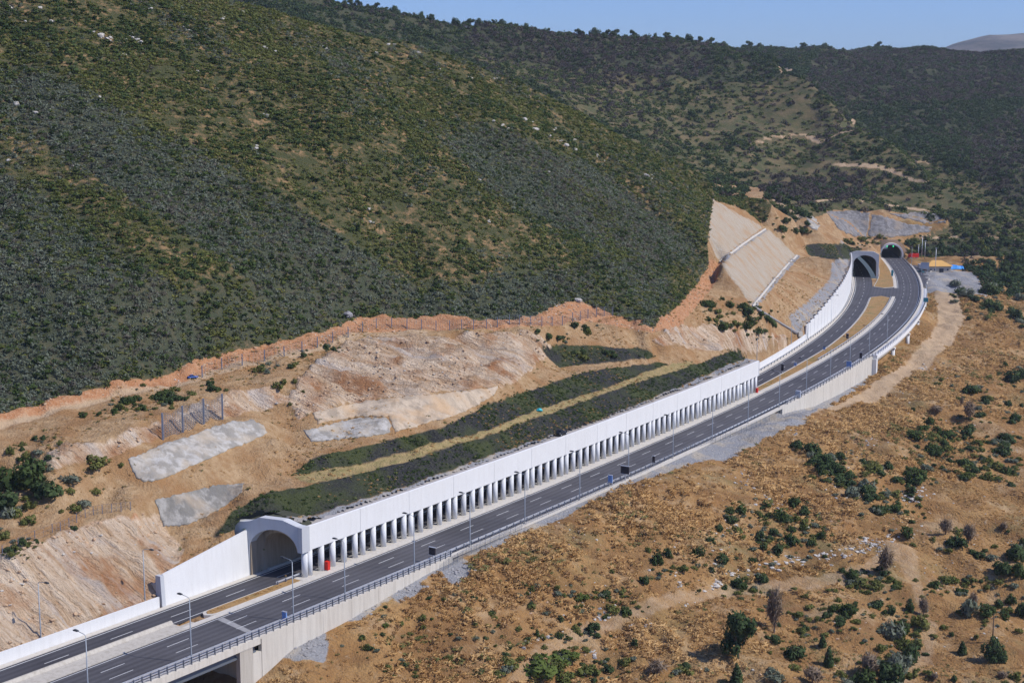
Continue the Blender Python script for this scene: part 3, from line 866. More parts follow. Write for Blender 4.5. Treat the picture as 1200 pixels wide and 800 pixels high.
def island(name, s0, s1, fa, fb, z0, z1, mat, label, tip0=False, tip1=False, inset=0.0):
    n = 40; ss = np.linspace(s0, s1, n)
    left = []; rightp = []
    for s in ss:
        a, b = fa(s) + inset, fb(s) - inset
        c, h = (a + b) / 2, (b - a) / 2
        w = 1.0
        if tip1 and s > s1 - h * 1.6: w = math.sqrt(max(0.0, 1 - ((s - (s1 - h * 1.6)) / (h * 1.6)) ** 2))
        if tip0 and s < s0 + h * 1.6: w = min(w, math.sqrt(max(0.0, 1 - (((s0 + h * 1.6) - s) / (h * 1.6)) ** 2)))
        w = max(w, 0.03)
        left.append(so(s, c - h * w, 0)); rightp.append(so(s, c + h * w, 0))
    mb = MB()
    vs = [(p[0], p[1], z) for z in (z0, z1) for p in left + rightp]
    m = n
    fs = []
    for i in range(n - 1):
        fs += [(2 * m + i, 2 * m + m + i, 2 * m + m + i + 1, 2 * m + i + 1), (i, i + 1, 2 * m + i + 1, 2 * m + i), (m + i + 1, m + i, 3 * m + i, 3 * m + i + 1)]
    fs += [(0, 2 * m, 3 * m, m), (m - 1, 2 * m - 1, 4 * m - 1, 3 * m - 1)]
    mb.add(vs, fs)
    return tag(mb.build(name, mat), label, None, None, 'structure')
MED = []
def median_grass():
    k = NT('median_grass'); n1 = k.noise(0.9, 5, 0.7); n2 = k.noise(0.2, 3)
    c = k.mix(k.ramp(n1, 0.35, 0.7), (0.38, 0.225, 0.085), (0.30, 0.185, 0.075))
    c = k.mix(k.ramp(n2, 0.5, 0.7), c, (0.20, 0.17, 0.06))
    k.bump(n1, 0.3)
    MAT['median_grass'] = k.col(c)
median_grass()
for s0, s1, fa, fb, t0, t1, lab in ((44, G1[0] - 0.6, lambda s: LRf(s) - 0.1, lambda s: -1.5, True, False, 'by the near portal'),
                                    (271.6, 512, lambda s: LRf(s), lambda s: -1.8, False, True, 'curving beyond the gallery'),
                                    (543, 690, lambda s: np.interp(s, [543, 587, 600, 690], [-11.2, -8.6, -8.0, -4.5]), lambda s: -1.5, True, False, 'before the far tunnel')):
    island('kerb', s0, s1, fa, fb, -0.34, 0.16, 'kerb_concrete', 'pale kerb round the grass median ' + lab, t0, t1)
    island('grass_verge', s0 + (0.7 if t0 else 0.1), s1 - (0.7 if t1 else 0.1), fa, fb, -0.3, 0.24, 'median_grass', 'dry grass median ' + lab, t0, t1, 0.38)
    MED.append((s0, s1, fa, fb))
# painted lines
def dashes(oc, first, n, length, pitch, w, offs=None):
    mb = MB()
    for i in range(n):
        s = first + pitch * i
        c = offs(s) if offs else oc
        mb.add([so(s, c - w / 2, 0.012), so(s, c + w / 2, 0.012), so(s + length, (offs(s + length) if offs else oc) + w / 2, 0.012), so(s + length, (offs(s + length) if offs else oc) - w / 2, 0.012)], [(0, 1, 2, 3)])
    return mb
def paint(mb, label): tag(mb.build('lane_marking', 'white_paint'), label, None, None, 'structure')
paint(dashes(2.8, -44.6, 58, 4.4, 12.6, 0.15), 'white dashed lane line of the outer carriageway')
paint(dashes(5.8, -45.6, 58, 4.4, 12.6, 0.13), 'white dashed hard shoulder line of the outer carriageway')
paint(dashes(0, -45.5, 60, 4.4, 12.3, 0.14, lambda s: (LLf(s) + LRf(s)) / 2 + 0.1), 'white dashed lane line of the inner carriageway')
for s0, s1, f, lab in ((-70, 505, lambda s: 0.05, 'inner edge line of the outer carriageway'), (545, 700, lambda s: 0.05, 'inner edge line near the far tunnel'), (-70, 700, lambda s: 9.3, 'outer edge line of the outer carriageway'),
                       (-70, 700, lambda s: LLf(s) + 0.05, 'outer edge line of the inner carriageway'), (-70, 505, lambda s: LRf(s) - 0.3, 'median edge line of the inner carriageway')):
    ribbon('lane_marking', s0, s1, lambda s, f=f: f(s) - 0.08, lambda s, f=f: f(s) + 0.08, 0.012, 'white_paint', 0, label='white ' + lab)
# pale repaired joint where the bridge meets the ground
mb = MB().add([so(45.2, 0.3, 0.008), so(43.9, 0.3, 0.008), so(42.2, 8.4, 0.008), so(43.3, 8.4, 0.008)], [(0, 1, 2, 3)])
concrete('joint_mortar', (0.34, 0.33, 0.32), (0.2, 0.2, 0.2), 0.6)
tag(mb.build('bridge_joint', 'joint_mortar'), 'pale mortar strip across the road at the bridge end', None, None, 'structure')

# ------------------------------------------------------------------ open-sided gallery
gal = thing('rock_gallery', so(170, -3, 0), 'long white concrete gallery with a row of round columns along the road', 'gallery')
def child(o, root):
    o.parent = root
    o.matrix_parent_inverse = Matrix.Translation(-Vector(root.location)) if root.rotation_euler.z == 0 else root.matrix_basis.inverted()
    return o
NMOD = 14
g0, g1 = 68.2, 270.6
MODL = (g1 - g0) / NMOD
colm = MB().tube([(0, 0, 0.1), (0, 0, 4.9)], 0.55, 18, True).mesh('column', 'column_concrete', True)
for p_ in colm.polygons:
    if len(p_.vertices) > 4: p_.use_smooth = False
for m_ in range(NMOD):
    a, b = g0 + m_ * MODL, g0 + (m_ + 1) * MODL
    prof = [(-2.3, 4.75), (-2.3, 9.0), (-2.6, 9.06), (-2.85, 9.0), (-2.85, 4.75)]
    child(MB().sweep(prof, sr(a + 0.03, b - 0.03, 3)).build('fascia_panel', 'white_concrete'), gal)
    for q in range(5):
        s = a + MODL * (0.075 + 0.85 * q / 4)
        c = link('column', colm, None, so(s, -2.85, 0))
        child(c, gal)
child(link('column', colm, None, so(g0 - 0.15, -2.85, 0)), gal)
child(MB().sweep([(-2.86, 8.5), (-2.86, 8.92), (-4.9, 8.98), (-10.2, 8.98), (-10.2, 8.5)], sr(g0, g1)).build('roof_edge', 'roof_concrete'), gal)
# vault: thick shell from the rear wall over to the column beam
def arch(w0, w1, spring, rise, n=14):
    c, h = (w0 + w1) / 2, (w1 - w0) / 2
    return [(c - h * math.cos(math.pi * i / n), spring + rise * math.sin(math.pi * i / n)) for i in range(n + 1)]
inner = [(-11.15, -0.2)] + arch(-11.15, -3.5, 4.6, 2.9) + [(-3.5, 4.76)]
outer = [(-2.9, 4.76), (-2.9, 7.0)] + [(o, z + 0.0) for o, z in arch(-12.0, -2.9, 5.0, 3.9)[::-1][1:-1]] + [(-12.0, 5.0), (-12.0, -0.3)]
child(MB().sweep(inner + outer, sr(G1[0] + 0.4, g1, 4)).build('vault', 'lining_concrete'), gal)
child(MB().sweep([(-11.14, 0.0), (-11.14, 0.35), (-10.6, 0.35), (-10.6, 0.0)], sr(G1[0] + 1, g1, 4)).build('walkway', 'kerb_concrete'), gal)

def headwall(s, top, w0, w1, arch_pts, right_z, thick, skew=0.0):
    # plane wall across the road with an arched opening; top is a function of offset
    os_ = sorted(set([w0] + [a[0] for a in arch_pts] + [a[0] for a in top] + [w1]))
    ft = lambda o: np.interp(o, [t[0] for t in top], [t[1] for t in top])
    ai, aj = arch_pts[0][0], arch_pts[-1][0]
    vs = []; fs = []
    def zb(o, side):
        if o < ai - 1e-6 or (abs(o - ai) < 1e-6 and side < 0): return -0.3
        if o > aj + 1e-6 or (abs(o - aj) < 1e-6 and side > 0): return right_z
        return float(np.interp(o, [t[0] for t in arch_pts], [t[1] for t in arch_pts]))
    mb = MB()
    for a, b in zip(os_[:-1], os_[1:]):
        za, zb_ = zb(a, 1), zb(b, -1)
        P_ = []
        for ds in (0, thick):
            sa, sb = s + ds + skew * (a - w1), s + ds + skew * (b - w1)
            P_ += [so(sa, a, za), so(sb, b, zb_), so(sb, b, ft(b)), so(sa, a, ft(a))]
        mb.add(P_, [(0, 1, 2, 3), (7, 6, 5, 4), (1, 0, 4, 5), (3, 2, 6, 7), (0, 3, 7, 4), (2, 1, 5, 6)])
    return mb
SKEW = 0.38
a1 = arch(-11.5, -3.1, 4.6, 3.9, 20)
port = headwall(G1[0] + 0.5, [(-14.2, 9.6), (-12.1, 9.65), (-11.2, 9.8), (-9.6, 10.55), (-5.6, 10.3), (-3.2, 9.3), (-2.05, 9.15)], -14.2, -2.05,
                [(-11.5, -0.3)] + a1[1:-1] + [(-3.1, 4.6)], 4.7, 1.6, SKEW)
child(port.build('portal', 'portal_concrete'), gal)
child(MB().sweep([(-2.0, 4.7), (-2.0, 9.2), (-2.9, 9.2), (-2.9, 4.7)], [G1[0] + 0.1, g0 - 0.02]).build('corner_pier', 'portal_concrete'), gal)
pr_ = MB()
tp_ = [(-12.9, 9.45), (-11.0, 9.6), (-9.6, 10.3), (-5.6, 10.05), (-3.2, 9.05), (-3.2, 8.2), (-12.9, 8.2)]
n_ = len(tp_)
pr_.add([so(G1[0] + 2.1 + SKEW * (o + 2.05), o, z) for o, z in tp_] + [so(G1[0] + 4.0, o, z + 0.15) for o, z in tp_], [tuple(range(n_)), tuple(range(n_, 2 * n_))[::-1]] + [(q, (q + 1) % n_, n_ + (q + 1) % n_, n_ + q) for q in range(n_)])
child(pr_.build('soil_fill', 'soil_fill'), gal)
jl_ = MB()   # inner face between the skewed portal and the vault
jp_ = [(-12.4, -0.3), (-12.4, 8.6), (-11.2, 8.6), (-11.2, -0.3)]
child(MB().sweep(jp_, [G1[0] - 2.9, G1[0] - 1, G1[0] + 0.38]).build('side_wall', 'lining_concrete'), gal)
av_ = arch(-11.6, -3.0, 4.7, 3.6); ai_ = arch(-11.0, -3.4, 4.5, 3.35)
endp = headwall(g1 + 0.02, [(-12.6, 9.4), (-2.3, 9.0)], -12.6, -2.3, [(-11.15, -0.3)] + arch(-11.15, -3.5, 4.6, 2.9)[1:-1] + [(-3.5, 4.6)], 4.7, 0.6)
child(endp.build('portal', 'portal_concrete'), gal)

# second gallery at the far cutting
gal2 = thing('rock_gallery', so(600, -15, 0), 'far grey concrete gallery portal with an arched mouth over the inner carriageway', 'gallery')
a2 = arch(-20.6, -9.6, 6.6, 4.2)
p2 = headwall(G2[0], [(-22.8, 11.4), (-21.2, 12.2), (-19.4, 12.7), (-11.2, 12.6), (-8.5, 11.2)], -22.8, -8.5, [(-20.6, -0.3)] + a2[1:-1] + [(-9.6, -0.3)], -0.3, 1.6)
child(p2.build('portal', 'portal_concrete'), gal2)
def vault2(s):
    d = np.interp(s, [587, 700, 760], [0, -2.4, -3.5]); w = np.interp(s, [587, 700], [0, 0])
    i_ = [(-20.7 + d, -0.2)] + [(o + d, z) for o, z in arch(-20.7, -9.5, 6.6, 4.3)] + [(-9.5 + d, -0.2)]
    o_ = [(-8.7 + d, -0.2)] + [(o + d, z) for o, z in arch(-21.6, -8.7, 6.8, 4.9)[::-1]] + [(-21.6 + d, -0.2)]
    return i_ + o_
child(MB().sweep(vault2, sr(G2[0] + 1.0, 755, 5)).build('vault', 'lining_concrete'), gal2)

# ------------------------------------------------------------------ tunnel mouth
tun = thing('tunnel_portal', so(TUN, 4, 0), 'round white collar of the far tunnel mouth at the end of the outer carriageway', 'tunnel')
def ring(r, rz, c=4.2, zc=1.9, n=22):
    a0 = math.asin(min(1, (zc + 0.3) / rz))
    A = np.linspace(math.pi + a0, -a0, n)
    return [(c + r * math.cos(a), zc + rz * math.sin(a)) for a in A]
def collar(s0, s1, r_i, r_o):
    return MB().sweep(ring(r_i, r_i * 0.98) + ring(r_o, r_o * 0.98)[::-1], [s0, s1])
child(collar(TUN - 2.2, TUN + 5, 5.55, 6.5).build('collar', 'white_concrete'), tun)
child(MB().sweep(ring(5.5, 5.4) + ring(6.2, 6.1)[::-1], sr(TUN + 4.8, 752, 5)).build('lining', 'lining_concrete'), tun)
k = NT('signal_green'); k.b.inputs['Emission Color'].default_value = (0.05, 1, 0.35, 1); k.b.inputs['Emission Strength'].default_value = 1.6
MAT['signal_green'] = k.col((0.02, 0.5, 0.2))
for o in (2.4, 5.8):
    p = so(TUN + 5.5, o, 5.9)
    child(MB().tube([p, so(TUN + 5.1, o, 5.9)], 0.34, 10).build('signal_lamp', 'signal_green'), tun)
child(MB().sweep([(0.2, 6.2), (0.2, 6.4), (8.2, 6.4), (8.2, 6.2)], [TUN + 5.6, TUN + 5.8]).build('gantry', 'dark_steel'), tun)

hw_ = headwall(TUN + 0.6, [(-5.2, 5.5), (-3.0, 8.2), (0.5, 9.9), (7, 9.9), (10.5, 7.5), (12.8, 3.4)], -5.2, 12.8, [(4.2 - 5.9, -0.3)] + [q for q in ring(5.9, 5.8)[1:-1]] + [(4.2 + 5.9, -0.3)], -0.3, 0.8)
child(hw_.build('headwall', 'rock_orange'), tun)

# ------------------------------------------------------------------ walls
w = thing('retaining_wall', so(0, -11.5, 0), 'low smooth white wall along the hillside in the near corner', 'wall')
child(MB().sweep([(-11.75, -0.3), (-11.75, 1.92), (-11.4, 1.92), (-11.4, -0.3)], sr(-70, 42.5)).build('wall', 'white_concrete'), w)
w = thing('retaining_wall', so(50, -11.8, 0), 'tall white wing wall rising to the near gallery portal', 'wall')
def wing(s):
    h = np.interp(s, [43.5, 63.3], [5.25, 8.1])
    return [(-12.2, -0.3), (-12.2, h), (-11.75, h), (-11.35, -0.3)]
child(MB().sweep(wing, sr(43.8, 63.25)).build('wall', 'white_concrete'), w)
child(MB().sweep([(-12.75, -0.3), (-12.75, 5.2), (-11.6, 5.2), (-11.3, -0.3)], [43.0, 43.78]).build('end_pillar', 'portal_concrete'), w)
child(MB().sweep([(-14.6, 0), (-14.6, 3.6), (-12.8, 3.6), (-12.8, 0)], [43.1, 44.2]).build('return_wall', 'old_concrete'), w)
w = thing('retaining_wall', so(320, -14, 0), 'low white wall beyond the far end of the column gallery', 'wall')
child(MB().sweep(lambda s: [(WBf(s) - 0.35, -0.3), (WBf(s) - 0.35, 2.3), (WBf(s), 2.3), (WBf(s), -0.3)], sr(271.8, 371.5)).build('wall', 'white_concrete'), w)
w = thing('retaining_wall', so(450, -18, 0), 'tall white panelled wall stepping up to the far gallery portal', 'wall')
hw = tab((371, 5.4), (395, 7.4), (410, 8.6), (440, 10.5), (480, 11.7), (587, 11.9))
ss = np.linspace(372, 586.6, 31)
for a, b in zip(ss[:-1], ss[1:]):
    h = float(hw(a))
    child(MB().sweep(lambda s, h=h: [(WBf(s) - 0.45, -0.3), (WBf(s) - 0.45, h), (WBf(s), h), (WBf(s), -0.3)], [a + 0.12, (a + b) / 2, b - 0.12]).build('panel', 'white_concrete'), w)
    child(MB().sweep(lambda s, h=h: [(WBf(s) - 1.4, h - 0.5), (WBf(s) - 1.4, h + 0.25), (WBf(s) - 0.6, h + 0.25), (WBf(s) - 0.6, h - 0.5)], [b - 1.6, b - 0.3]).build('anchor_head', 'roof_concrete'), w)
w = thing('retaining_wall', so(300, 11.5, 0), 'beige concrete wall below the outer guardrail before the viaduct', 'wall')
ss = np.linspace(252, VI[0], 14)
for a, b in zip(ss[:-1], ss[1:]):
    child(MB().sweep([(10.7, -8), (10.7, -0.05), (11.45, -0.05), (11.45, -8)], [a + 0.02, b - 0.02]).build('panel', 'beige_concrete'), w)
w = thing('retaining_wall', so(70, 11.4, 0), 'beige concrete wall under the roadside rail beyond the near bridge', 'wall')
ss = np.linspace(BR + 0.3, 92, 8)
for a, b in zip(ss[:-1], ss[1:]):
    child(MB().sweep([(10.7, -7), (10.7, -0.05), (11.42, -0.05), (11.42, -7)], [a + 0.02, b - 0.02]).build('panel', 'beige_concrete'), w)

# ------------------------------------------------------------------ near bridge and far viaduct
br = thing('road_bridge', so(20, 6, -1), 'beam bridge carrying the outer carriageway at the bottom edge', 'bridge')
child(MB().sweep([(10.45, -1.05), (10.45, 0.06), (11.55, 0.06), (11.55, -1.05)], sr(-70, BR)).build('edge_beam', 'beige_concrete'), br)
child(MB().sweep([(-3.6, -0.9), (-3.6, -0.52), (10.4, -0.52), (10.4, -0.9)], sr(-70, BR)).build('deck_slab', 'old_concrete'), br)
for o in (10.5, 7.0, 3.5, 0.0):
    child(MB().sweep([(o - 0.5, -2.3), (o - 0.5, -2.1), (o - 0.12, -2.05), (o - 0.12, -0.95), (o + 0.12, -0.95), (o + 0.12, -2.05), (o + 0.5, -2.1), (o + 0.5, -2.3)], sr(-70, BR - 0.5)).build('girder', 'dark_steel'), br)
for s in (14.5, -18.0):
    child(MB().sweep([(-2.5, -3.3), (-2.5, -2.32), (11.6, -2.32), (11.6, -3.3)], [s - 1, s + 1]).build('pier_cap', 'beige_concrete'), br)
    for o in (10.6, 4.6, -1.4):
        p = so(s, o, 0)
        child(MB().tube([(p[0], p[1], -12.5), (p[0], p[1], -3.2)], 0.9, 16).build('pier', 'beige_concrete', None, True), br)
child(MB().sweep([(-3.4, -10), (-3.4, -2.35), (11.4, -2.35), (11.4, -10)], [BR - 1.6, BR + 0.25]).build('abutment', 'beige_concrete'), br)
child(MB().sweep([(10.6, -9.5), (10.6, -1.1), (11.45, -1.1), (11.45, -9.5)], [BR - 4.4, BR - 1.65]).build('wing_wall', 'old_concrete'), br)
vi = thing('viaduct', so(450, 10, -1), 'curved concrete viaduct on short piers under the outer carriageway', 'viaduct')
child(MB().sweep([(10.45, -1.15), (10.45, 0.08), (12.9, 0.08), (12.9, -1.15)], sr(VI[0], VI[1])).build('edge_beam', 'white_concrete'), vi)
child(MB().sweep([(4, -1.3), (4, -0.52), (10.4, -0.52), (10.4, -1.3)], sr(VI[0], VI[1])).build('deck_slab', 'old_concrete'), vi)
for o in (12.0, 8.5, 5.5):
    child(MB().sweep([(o - 0.4, -2.2), (o - 0.4, -1.32), (o + 0.4, -1.32), (o + 0.4, -2.2)], sr(VI[0] + 1, VI[1] - 1)).build('girder', 'old_concrete'), vi)
for s in (383, 419, 455, 491, 522):
    for o in (12.0, 6.2):
        p = so(s, o, 0)
        child(MB().tube([(p[0], p[1], -9), (p[0], p[1], -2.6)], 0.75, 14).build('pier', 'white_concrete', None, True), vi)
    child(MB().sweep([(4.8, -2.75), (4.8, -2.22), (12.9, -2.22), (12.9, -2.75)], [s - 0.9, s + 0.9]).build('pier_cap', 'white_concrete'), vi)
child(MB().sweep([(3.4, -9), (3.4, -1.2), (12.85, -1.2), (12.85, -9)], [VI[0] - 0.8, VI[0] + 1.2]).build('abutment', 'white_concrete'), vi)
child(MB().sweep([(3.4, -7), (3.4, -1.2), (12.85, -1.2), (12.85, -7)], [VI[1] - 1.0, VI[1] + 12]).build('abutment', 'white_concrete'), vi)

# ------------------------------------------------------------------ rails along the road
def rail(label, s0, s1, o, heights, post_h, pitch, z=0.0, mats=('galvanised', 'dark_steel'), single=140, beam=0.17, group=None, cat='guardrail'):
    root = thing('guardrail', so((s0 + s1) / 2, o if not callable(o) else o((s0 + s1) / 2), z), label, cat, group)
    fo = o if callable(o) else (lambda s: o)
    for h, t in heights:
        child(MB().sweep(lambda s, h=h, t=t: [(fo(s) - 0.05, z + h - t), (fo(s) - 0.05, z + h + t), (fo(s) + 0.05, z + h + t), (fo(s) + 0.05, z + h - t)], sr(s0, s1)).build('beam', mats[0]), root)
    ps = np.arange(s0 + 0.3, s1, pitch)
    pm = MB().box((0, 0, post_h / 2), (0.13, 0.16, post_h)).mesh('post', mats[1])
    for s in ps[:single]:
        x, y, tx, ty = frame(s)
        child(link('post', pm, None, so(s, fo(s) + 0.12, z), math.atan2(ty, tx)), root)
    if len(ps) > single:
        mb = MB()
        for s in ps[single:]: mb.box(so(s, fo(s) + 0.12, z + post_h / 2), (0.13, 0.16, post_h))
        tag(child(mb.build('post', mats[1]), root), None, None, None, 'stuff')
    return root
rail('grey double parapet rail along the near bridge and its wall', -70, 92, 11.25, ((1.15, 0.07), (0.78, 0.07), (0.42, 0.07)), 1.2, 1.55, 0.06)
rail('galvanised guardrail on the road edge of the near bridge', -70, 92, 10.0, ((0.68, 0.15),), 0.75, 2.4)
rail('galvanised guardrail along the verge beside the column gallery', 92.2, 300, 10.1, ((0.72, 0.16),), 0.85, 2.4)
rail('galvanised guardrail curving along the far viaduct', 300.2, 690, 10.1, ((0.72, 0.16),), 0.85, 3.0)
rail('outer parapet rail on the edge of the far viaduct', 256, 556, lambda s: np.interp(s, [256, 340, 352], [11.2, 11.2, 12.6]), ((1.1, 0.06), (0.65, 0.06)), 1.15, 3.0, 0.08)
rail('low guardrail along the median kerb before the crossover', 330, 505, lambda s: -1.95, ((0.7, 0.14),), 0.75, 4.0, 0.15)
rail('low guardrail on the walkway of the panelled wall', 280, 586, lambda s: WBf(s) + 0.7, ((0.7, 0.12),), 0.75, 4.0, 0.1)
rail('short guardrail end at the near gallery portal', 61.5, 67.5, lambda s: -3.5 + 0 * s, ((0.6, 0.14),), 0.7, 2.0, 0.1, single=10)

# ------------------------------------------------------------------ street lamps
lamp_pole = MB().tube([(0, 0, 0), (0, 0, 0.6), (0, 0, 9.7)], [0.13, 0.11, 0.065], 8).mesh('pole', 'lamp_metal', True)
lamp_arm = MB().tube([(0, 0, 9.55), (-0.15, 0, 9.85), (-0.6, 0, 9.97), (-1.7, 0, 10.1)], [0.05, 0.05, 0.045, 0.04], 6).mesh('arm', 'lamp_metal', True)
lamp_head = MB().box((-2.0, 0, 10.1), (0.85, 0.34, 0.16)).box((-2.05, 0, 10.2), (0.5, 0.26, 0.08)).mesh('lamp_head', 'lamp_head')
lamp_base = MB().box((0, 0, 0.12), (0.55, 0.55, 0.36)).mesh('base', 'kerb_concrete')
def s_at(u, o, z):
    ss = np.arange(-60, 720, 0.25)
    p = so(ss, o, z).T
    U, _ = project(p)
    return float(ss[np.argmin(np.abs(U - u))])
LAMPS_R = [(101, 'by the bridge at the bottom edge of the picture'), (222, 'on the near bridge deck'), (342, 'in front of the near gallery portal, beside the blue sign'), (403, 'opposite the first gallery columns'),
           (485, 'just left of the dark message board'), (550.5, 'just right of the dark message board'), (615.5, 'third past the first message board'), (680, 'left of the blue sign at mid gallery'), (737, 'right of the blue sign at mid gallery'),
           (789.5, 'beside the narrow dark road sign by the gallery'), (835.5, 'left of the reddish message board'), (877.5, 'right of the reddish message board'), (914, 'just past the gallery end'), (946, 'beside the beige wall before the viaduct'),
           (974, 'over the beige wall beside the far blue sign'), (997, 'where the beige wall meets the viaduct'), (1019.5, 'at the first span of the viaduct'), (1040.5, 'midway along the viaduct'), (1054, 'near the far end of the viaduct'), (1069, 'at the far abutment of the viaduct')]
def lamp(s, o, label, z=0.0, flip=False, group='street lamps along the outer carriageway'):
    x, y, tx, ty = frame(s)
    rz = math.atan2(-tx, ty) + (math.pi if flip else 0)
    r = thing('street_lamp', so(s, o, z), label, 'street lamp', group, rz)
    for n_, m_ in (('pole', lamp_pole), ('arm', lamp_arm), ('lamp_head', lamp_head), ('base', lamp_base)): link(n_, m_, r)
for u, t in LAMPS_R:
    lamp(s_at(u, 10.75, 9.7), 10.75, 'slim grey street lamp ' + t, 0.05)
for u, o, t in ((45, -12.6, 'behind the low white wall at the left edge'), (168, -12.6, 'behind the low white wall beside the wing wall'), (887.5, -14.4, 'behind the far end of the column gallery'), (928, -15.5, 'behind the low wall past the gallery'), (947.5, -16.2, 'where the low wall meets the panelled wall'), (975, -17.4, 'on the walkway under the panelled wall'), (990, -18.6, 'under the tallest part of the panelled wall')):
    lamp(s_at(u, o, 9.7), o, 'slim grey street lamp ' + t, 0.4 if o > -16 else 0.1, True, 'street lamps along the inner carriageway')

# ------------------------------------------------------------------ signs and road furniture
def sign(name, u, o, w_, h_, zb, mats, label, cat, posts=1, s=None, skew=0.0, depth=0.25, zg=0.0, pm='galvanised'):
    s = s if s is not None else s_at(u, o, zb + h_ / 2)
    x, y, tx, ty = frame(s)
    rz = math.atan2(-tx, ty) + skew
    r = thing(name, so(s, o, zg), label, cat, None, rz)
    link('panel', MB().box((0, 0, zb + h_ / 2), (w_, depth, h_)).mesh('panel', mats), r)
    link('rim', MB().box((0, -0.02, zb + h_ + 0.04), (w_ + 0.1, depth + 0.1, 0.08)).box((0, -0.02, zb - 0.04), (w_ + 0.1, depth + 0.1, 0.08)).mesh('rim', pm), r)
    for i in range(posts):
        px = 0 if posts == 1 else (-w_ * 0.35 + w_ * 0.7 * i)
        link('post', MB().box((px, 0.2, (zb + h_ * 0.9) / 2), (0.14, 0.14, zb + h_ * 0.9)).mesh('post', pm), r)
    return r
sign('message_sign', 507, 10.6, 1.35, 1.35, 1.5, 'sign_back', 'square black message board on a post beside the first gallery columns', 'road sign', 1)
sign('message_sign', 731, 0, 2.0, 1.7, 1.7, 'sign_back', 'dark reddish square message board on a post beside the far verge', 'road sign', 1, s=s_at(732.5, 11.2, 2.4))
bpy.data.objects['message_sign.001'].location = [float(c) for c in so(s_at(732.5, 11.2, 2.4), 11.2, 0)]
sign('road_sign', 334, 10.5, 0.85, 1.5, 0.5, 'sign_blue', 'small pale blue road sign in front of the near portal', 'road sign', 1)
sign('road_sign', 715, 10.7, 0.95, 1.6, 0.9, 'sign_blue', 'upright blue road sign at the mid gallery verge', 'road sign', 2)
sign('road_sign', 766, 10.5, 0.6, 1.6, 0.9, 'sign_back', 'narrow dark road sign on a post right of the blue sign', 'road sign', 1)
sign('road_sign', 995, 11.0, 1.5, 1.7, 1.0, 'sign_blue', 'blue road sign above the beige wall before the viaduct', 'road sign', 2)
sign('equipment_cabinet', 935.5, 10.9, 1.3, 1.8, 0.3, 'sign_grey', 'pale grey roadside cabinet at the start of the beige wall', 'cabinet', 1, depth=0.9)
sign('road_sign', 1009, 10.6, 0.8, 1.9, 1.0, 'sign_back', 'dark narrow road sign on the outer rail of the viaduct', 'road sign', 1)
sign('road_sign', 993, -3.4, 0.9, 1.7, 0.5, 'sign_back', 'black road sign standing in the curved grass median', 'road sign', 1)
sign('road_sign', 966, -4.6, 0.8, 0.9, 1.0, 'sign_blue', 'small blue sign in the curved grass median', 'road sign', 1)
sign('road_sign', 932, -4.9, 0.8, 0.9, 0.8, 'sign_blue', 'small blue sign at the narrow end of the grass median', 'road sign', 1)
sign('road_sign', 917, -5.8, 0.8, 2.2, 0.7, 'sign_back', 'dark sign beside the inner carriageway just past the gallery', 'road sign', 1)
sign('direction_sign', 1084, 14, 4.0, 3.0, 3.4, 'sign_grey', 'large pale grey direction board beside the far tunnel approach', 'road sign', 2)
sign('road_sign', 1085, 13.2, 1.9, 1.7, 1.5, 'sign_green', 'small teal road sign below the grey direction board', 'road sign', 1)
sign('road_sign', 1045.6, -1.9, 1.0, 2.8, 0.6, 'sign_green', 'tall narrow teal sign in the median before the far tunnel', 'road sign', 1)
sign('road_sign', 1030.6, -2.6, 1.4, 1.9, 1.2, 'sign_green', 'teal sign at the left foot of the far tunnel collar', 'road sign', 1)
r = thing('fire_cabinet', so(73.0, -2.0, 0.12), 'red hose cabinet standing by the first gallery columns', 'cabinet', None, math.atan2(-frame(73.0)[2], frame(73.0)[3]))
link('cabinet_body', MB().box((0, 0, 0.85), (0.75, 0.7, 1.55)).mesh('cabinet_body', 'red_paint'), r)
link('door', MB().box((0.39, 0, 0.85), (0.04, 0.6, 1.35)).mesh('door', 'red_paint'), r)
link('plinth', MB().box((0, 0, 0.04), (0.85, 0.8, 0.08)).mesh('plinth', 'kerb_concrete'), r)
r = thing('fire_cabinet', so(268.5, -1.9, 0.12), 'tiny red hose cabinet by the last gallery column', 'cabinet', None, 1.0)
link('cabinet_body', MB().box((0, 0, 0.7), (0.6, 0.6, 1.3)).mesh('cabinet_body', 'red_paint'), r)
link('door', MB().box((0.32, 0, 0.7), (0.04, 0.5, 1.1)).mesh('door', 'red_paint'), r)

# ------------------------------------------------------------------ vehicles
def wheelset(root, wx, wy, r_, w_=0.2):
    for sx in wx:
        for sy in (-wy, wy):
            t = link('wheel', MB().tube([(0, -w_ / 2, 0), (0, w_ / 2, 0)], r_, 14).mesh('wheel', 'black_rubber'), root, (sx, sy, r_))
            link('rim', MB().tube([(0, -w_ / 2 - 0.01, 0), (0, w_ / 2 + 0.01, 0)], r_ * 0.55, 10).mesh('rim', 'galvanised'), t)
def loft(mb, secs):                    # secs: list of (x, half width, z low, z high, top half width)
    vs = []
    for x, w_, z0, z1, wt in secs:
        vs += [(x, -w_, z0), (x, w_, z0), (x, w_, (z0 + z1) * 0.55), (x, wt, z1), (x, -wt, z1), (x, -w_, (z0 + z1) * 0.55)]
    n = len(secs); fs = []
    for i in range(n - 1):
        for j in range(6): fs.append((i * 6 + j, i * 6 + (j + 1) % 6, i * 6 + 6 + (j + 1) % 6, i * 6 + 6 + j))
    fs += [tuple(range(6))[::-1], tuple(range(6 * n - 6, 6 * n))]
    return mb.add(vs, fs)
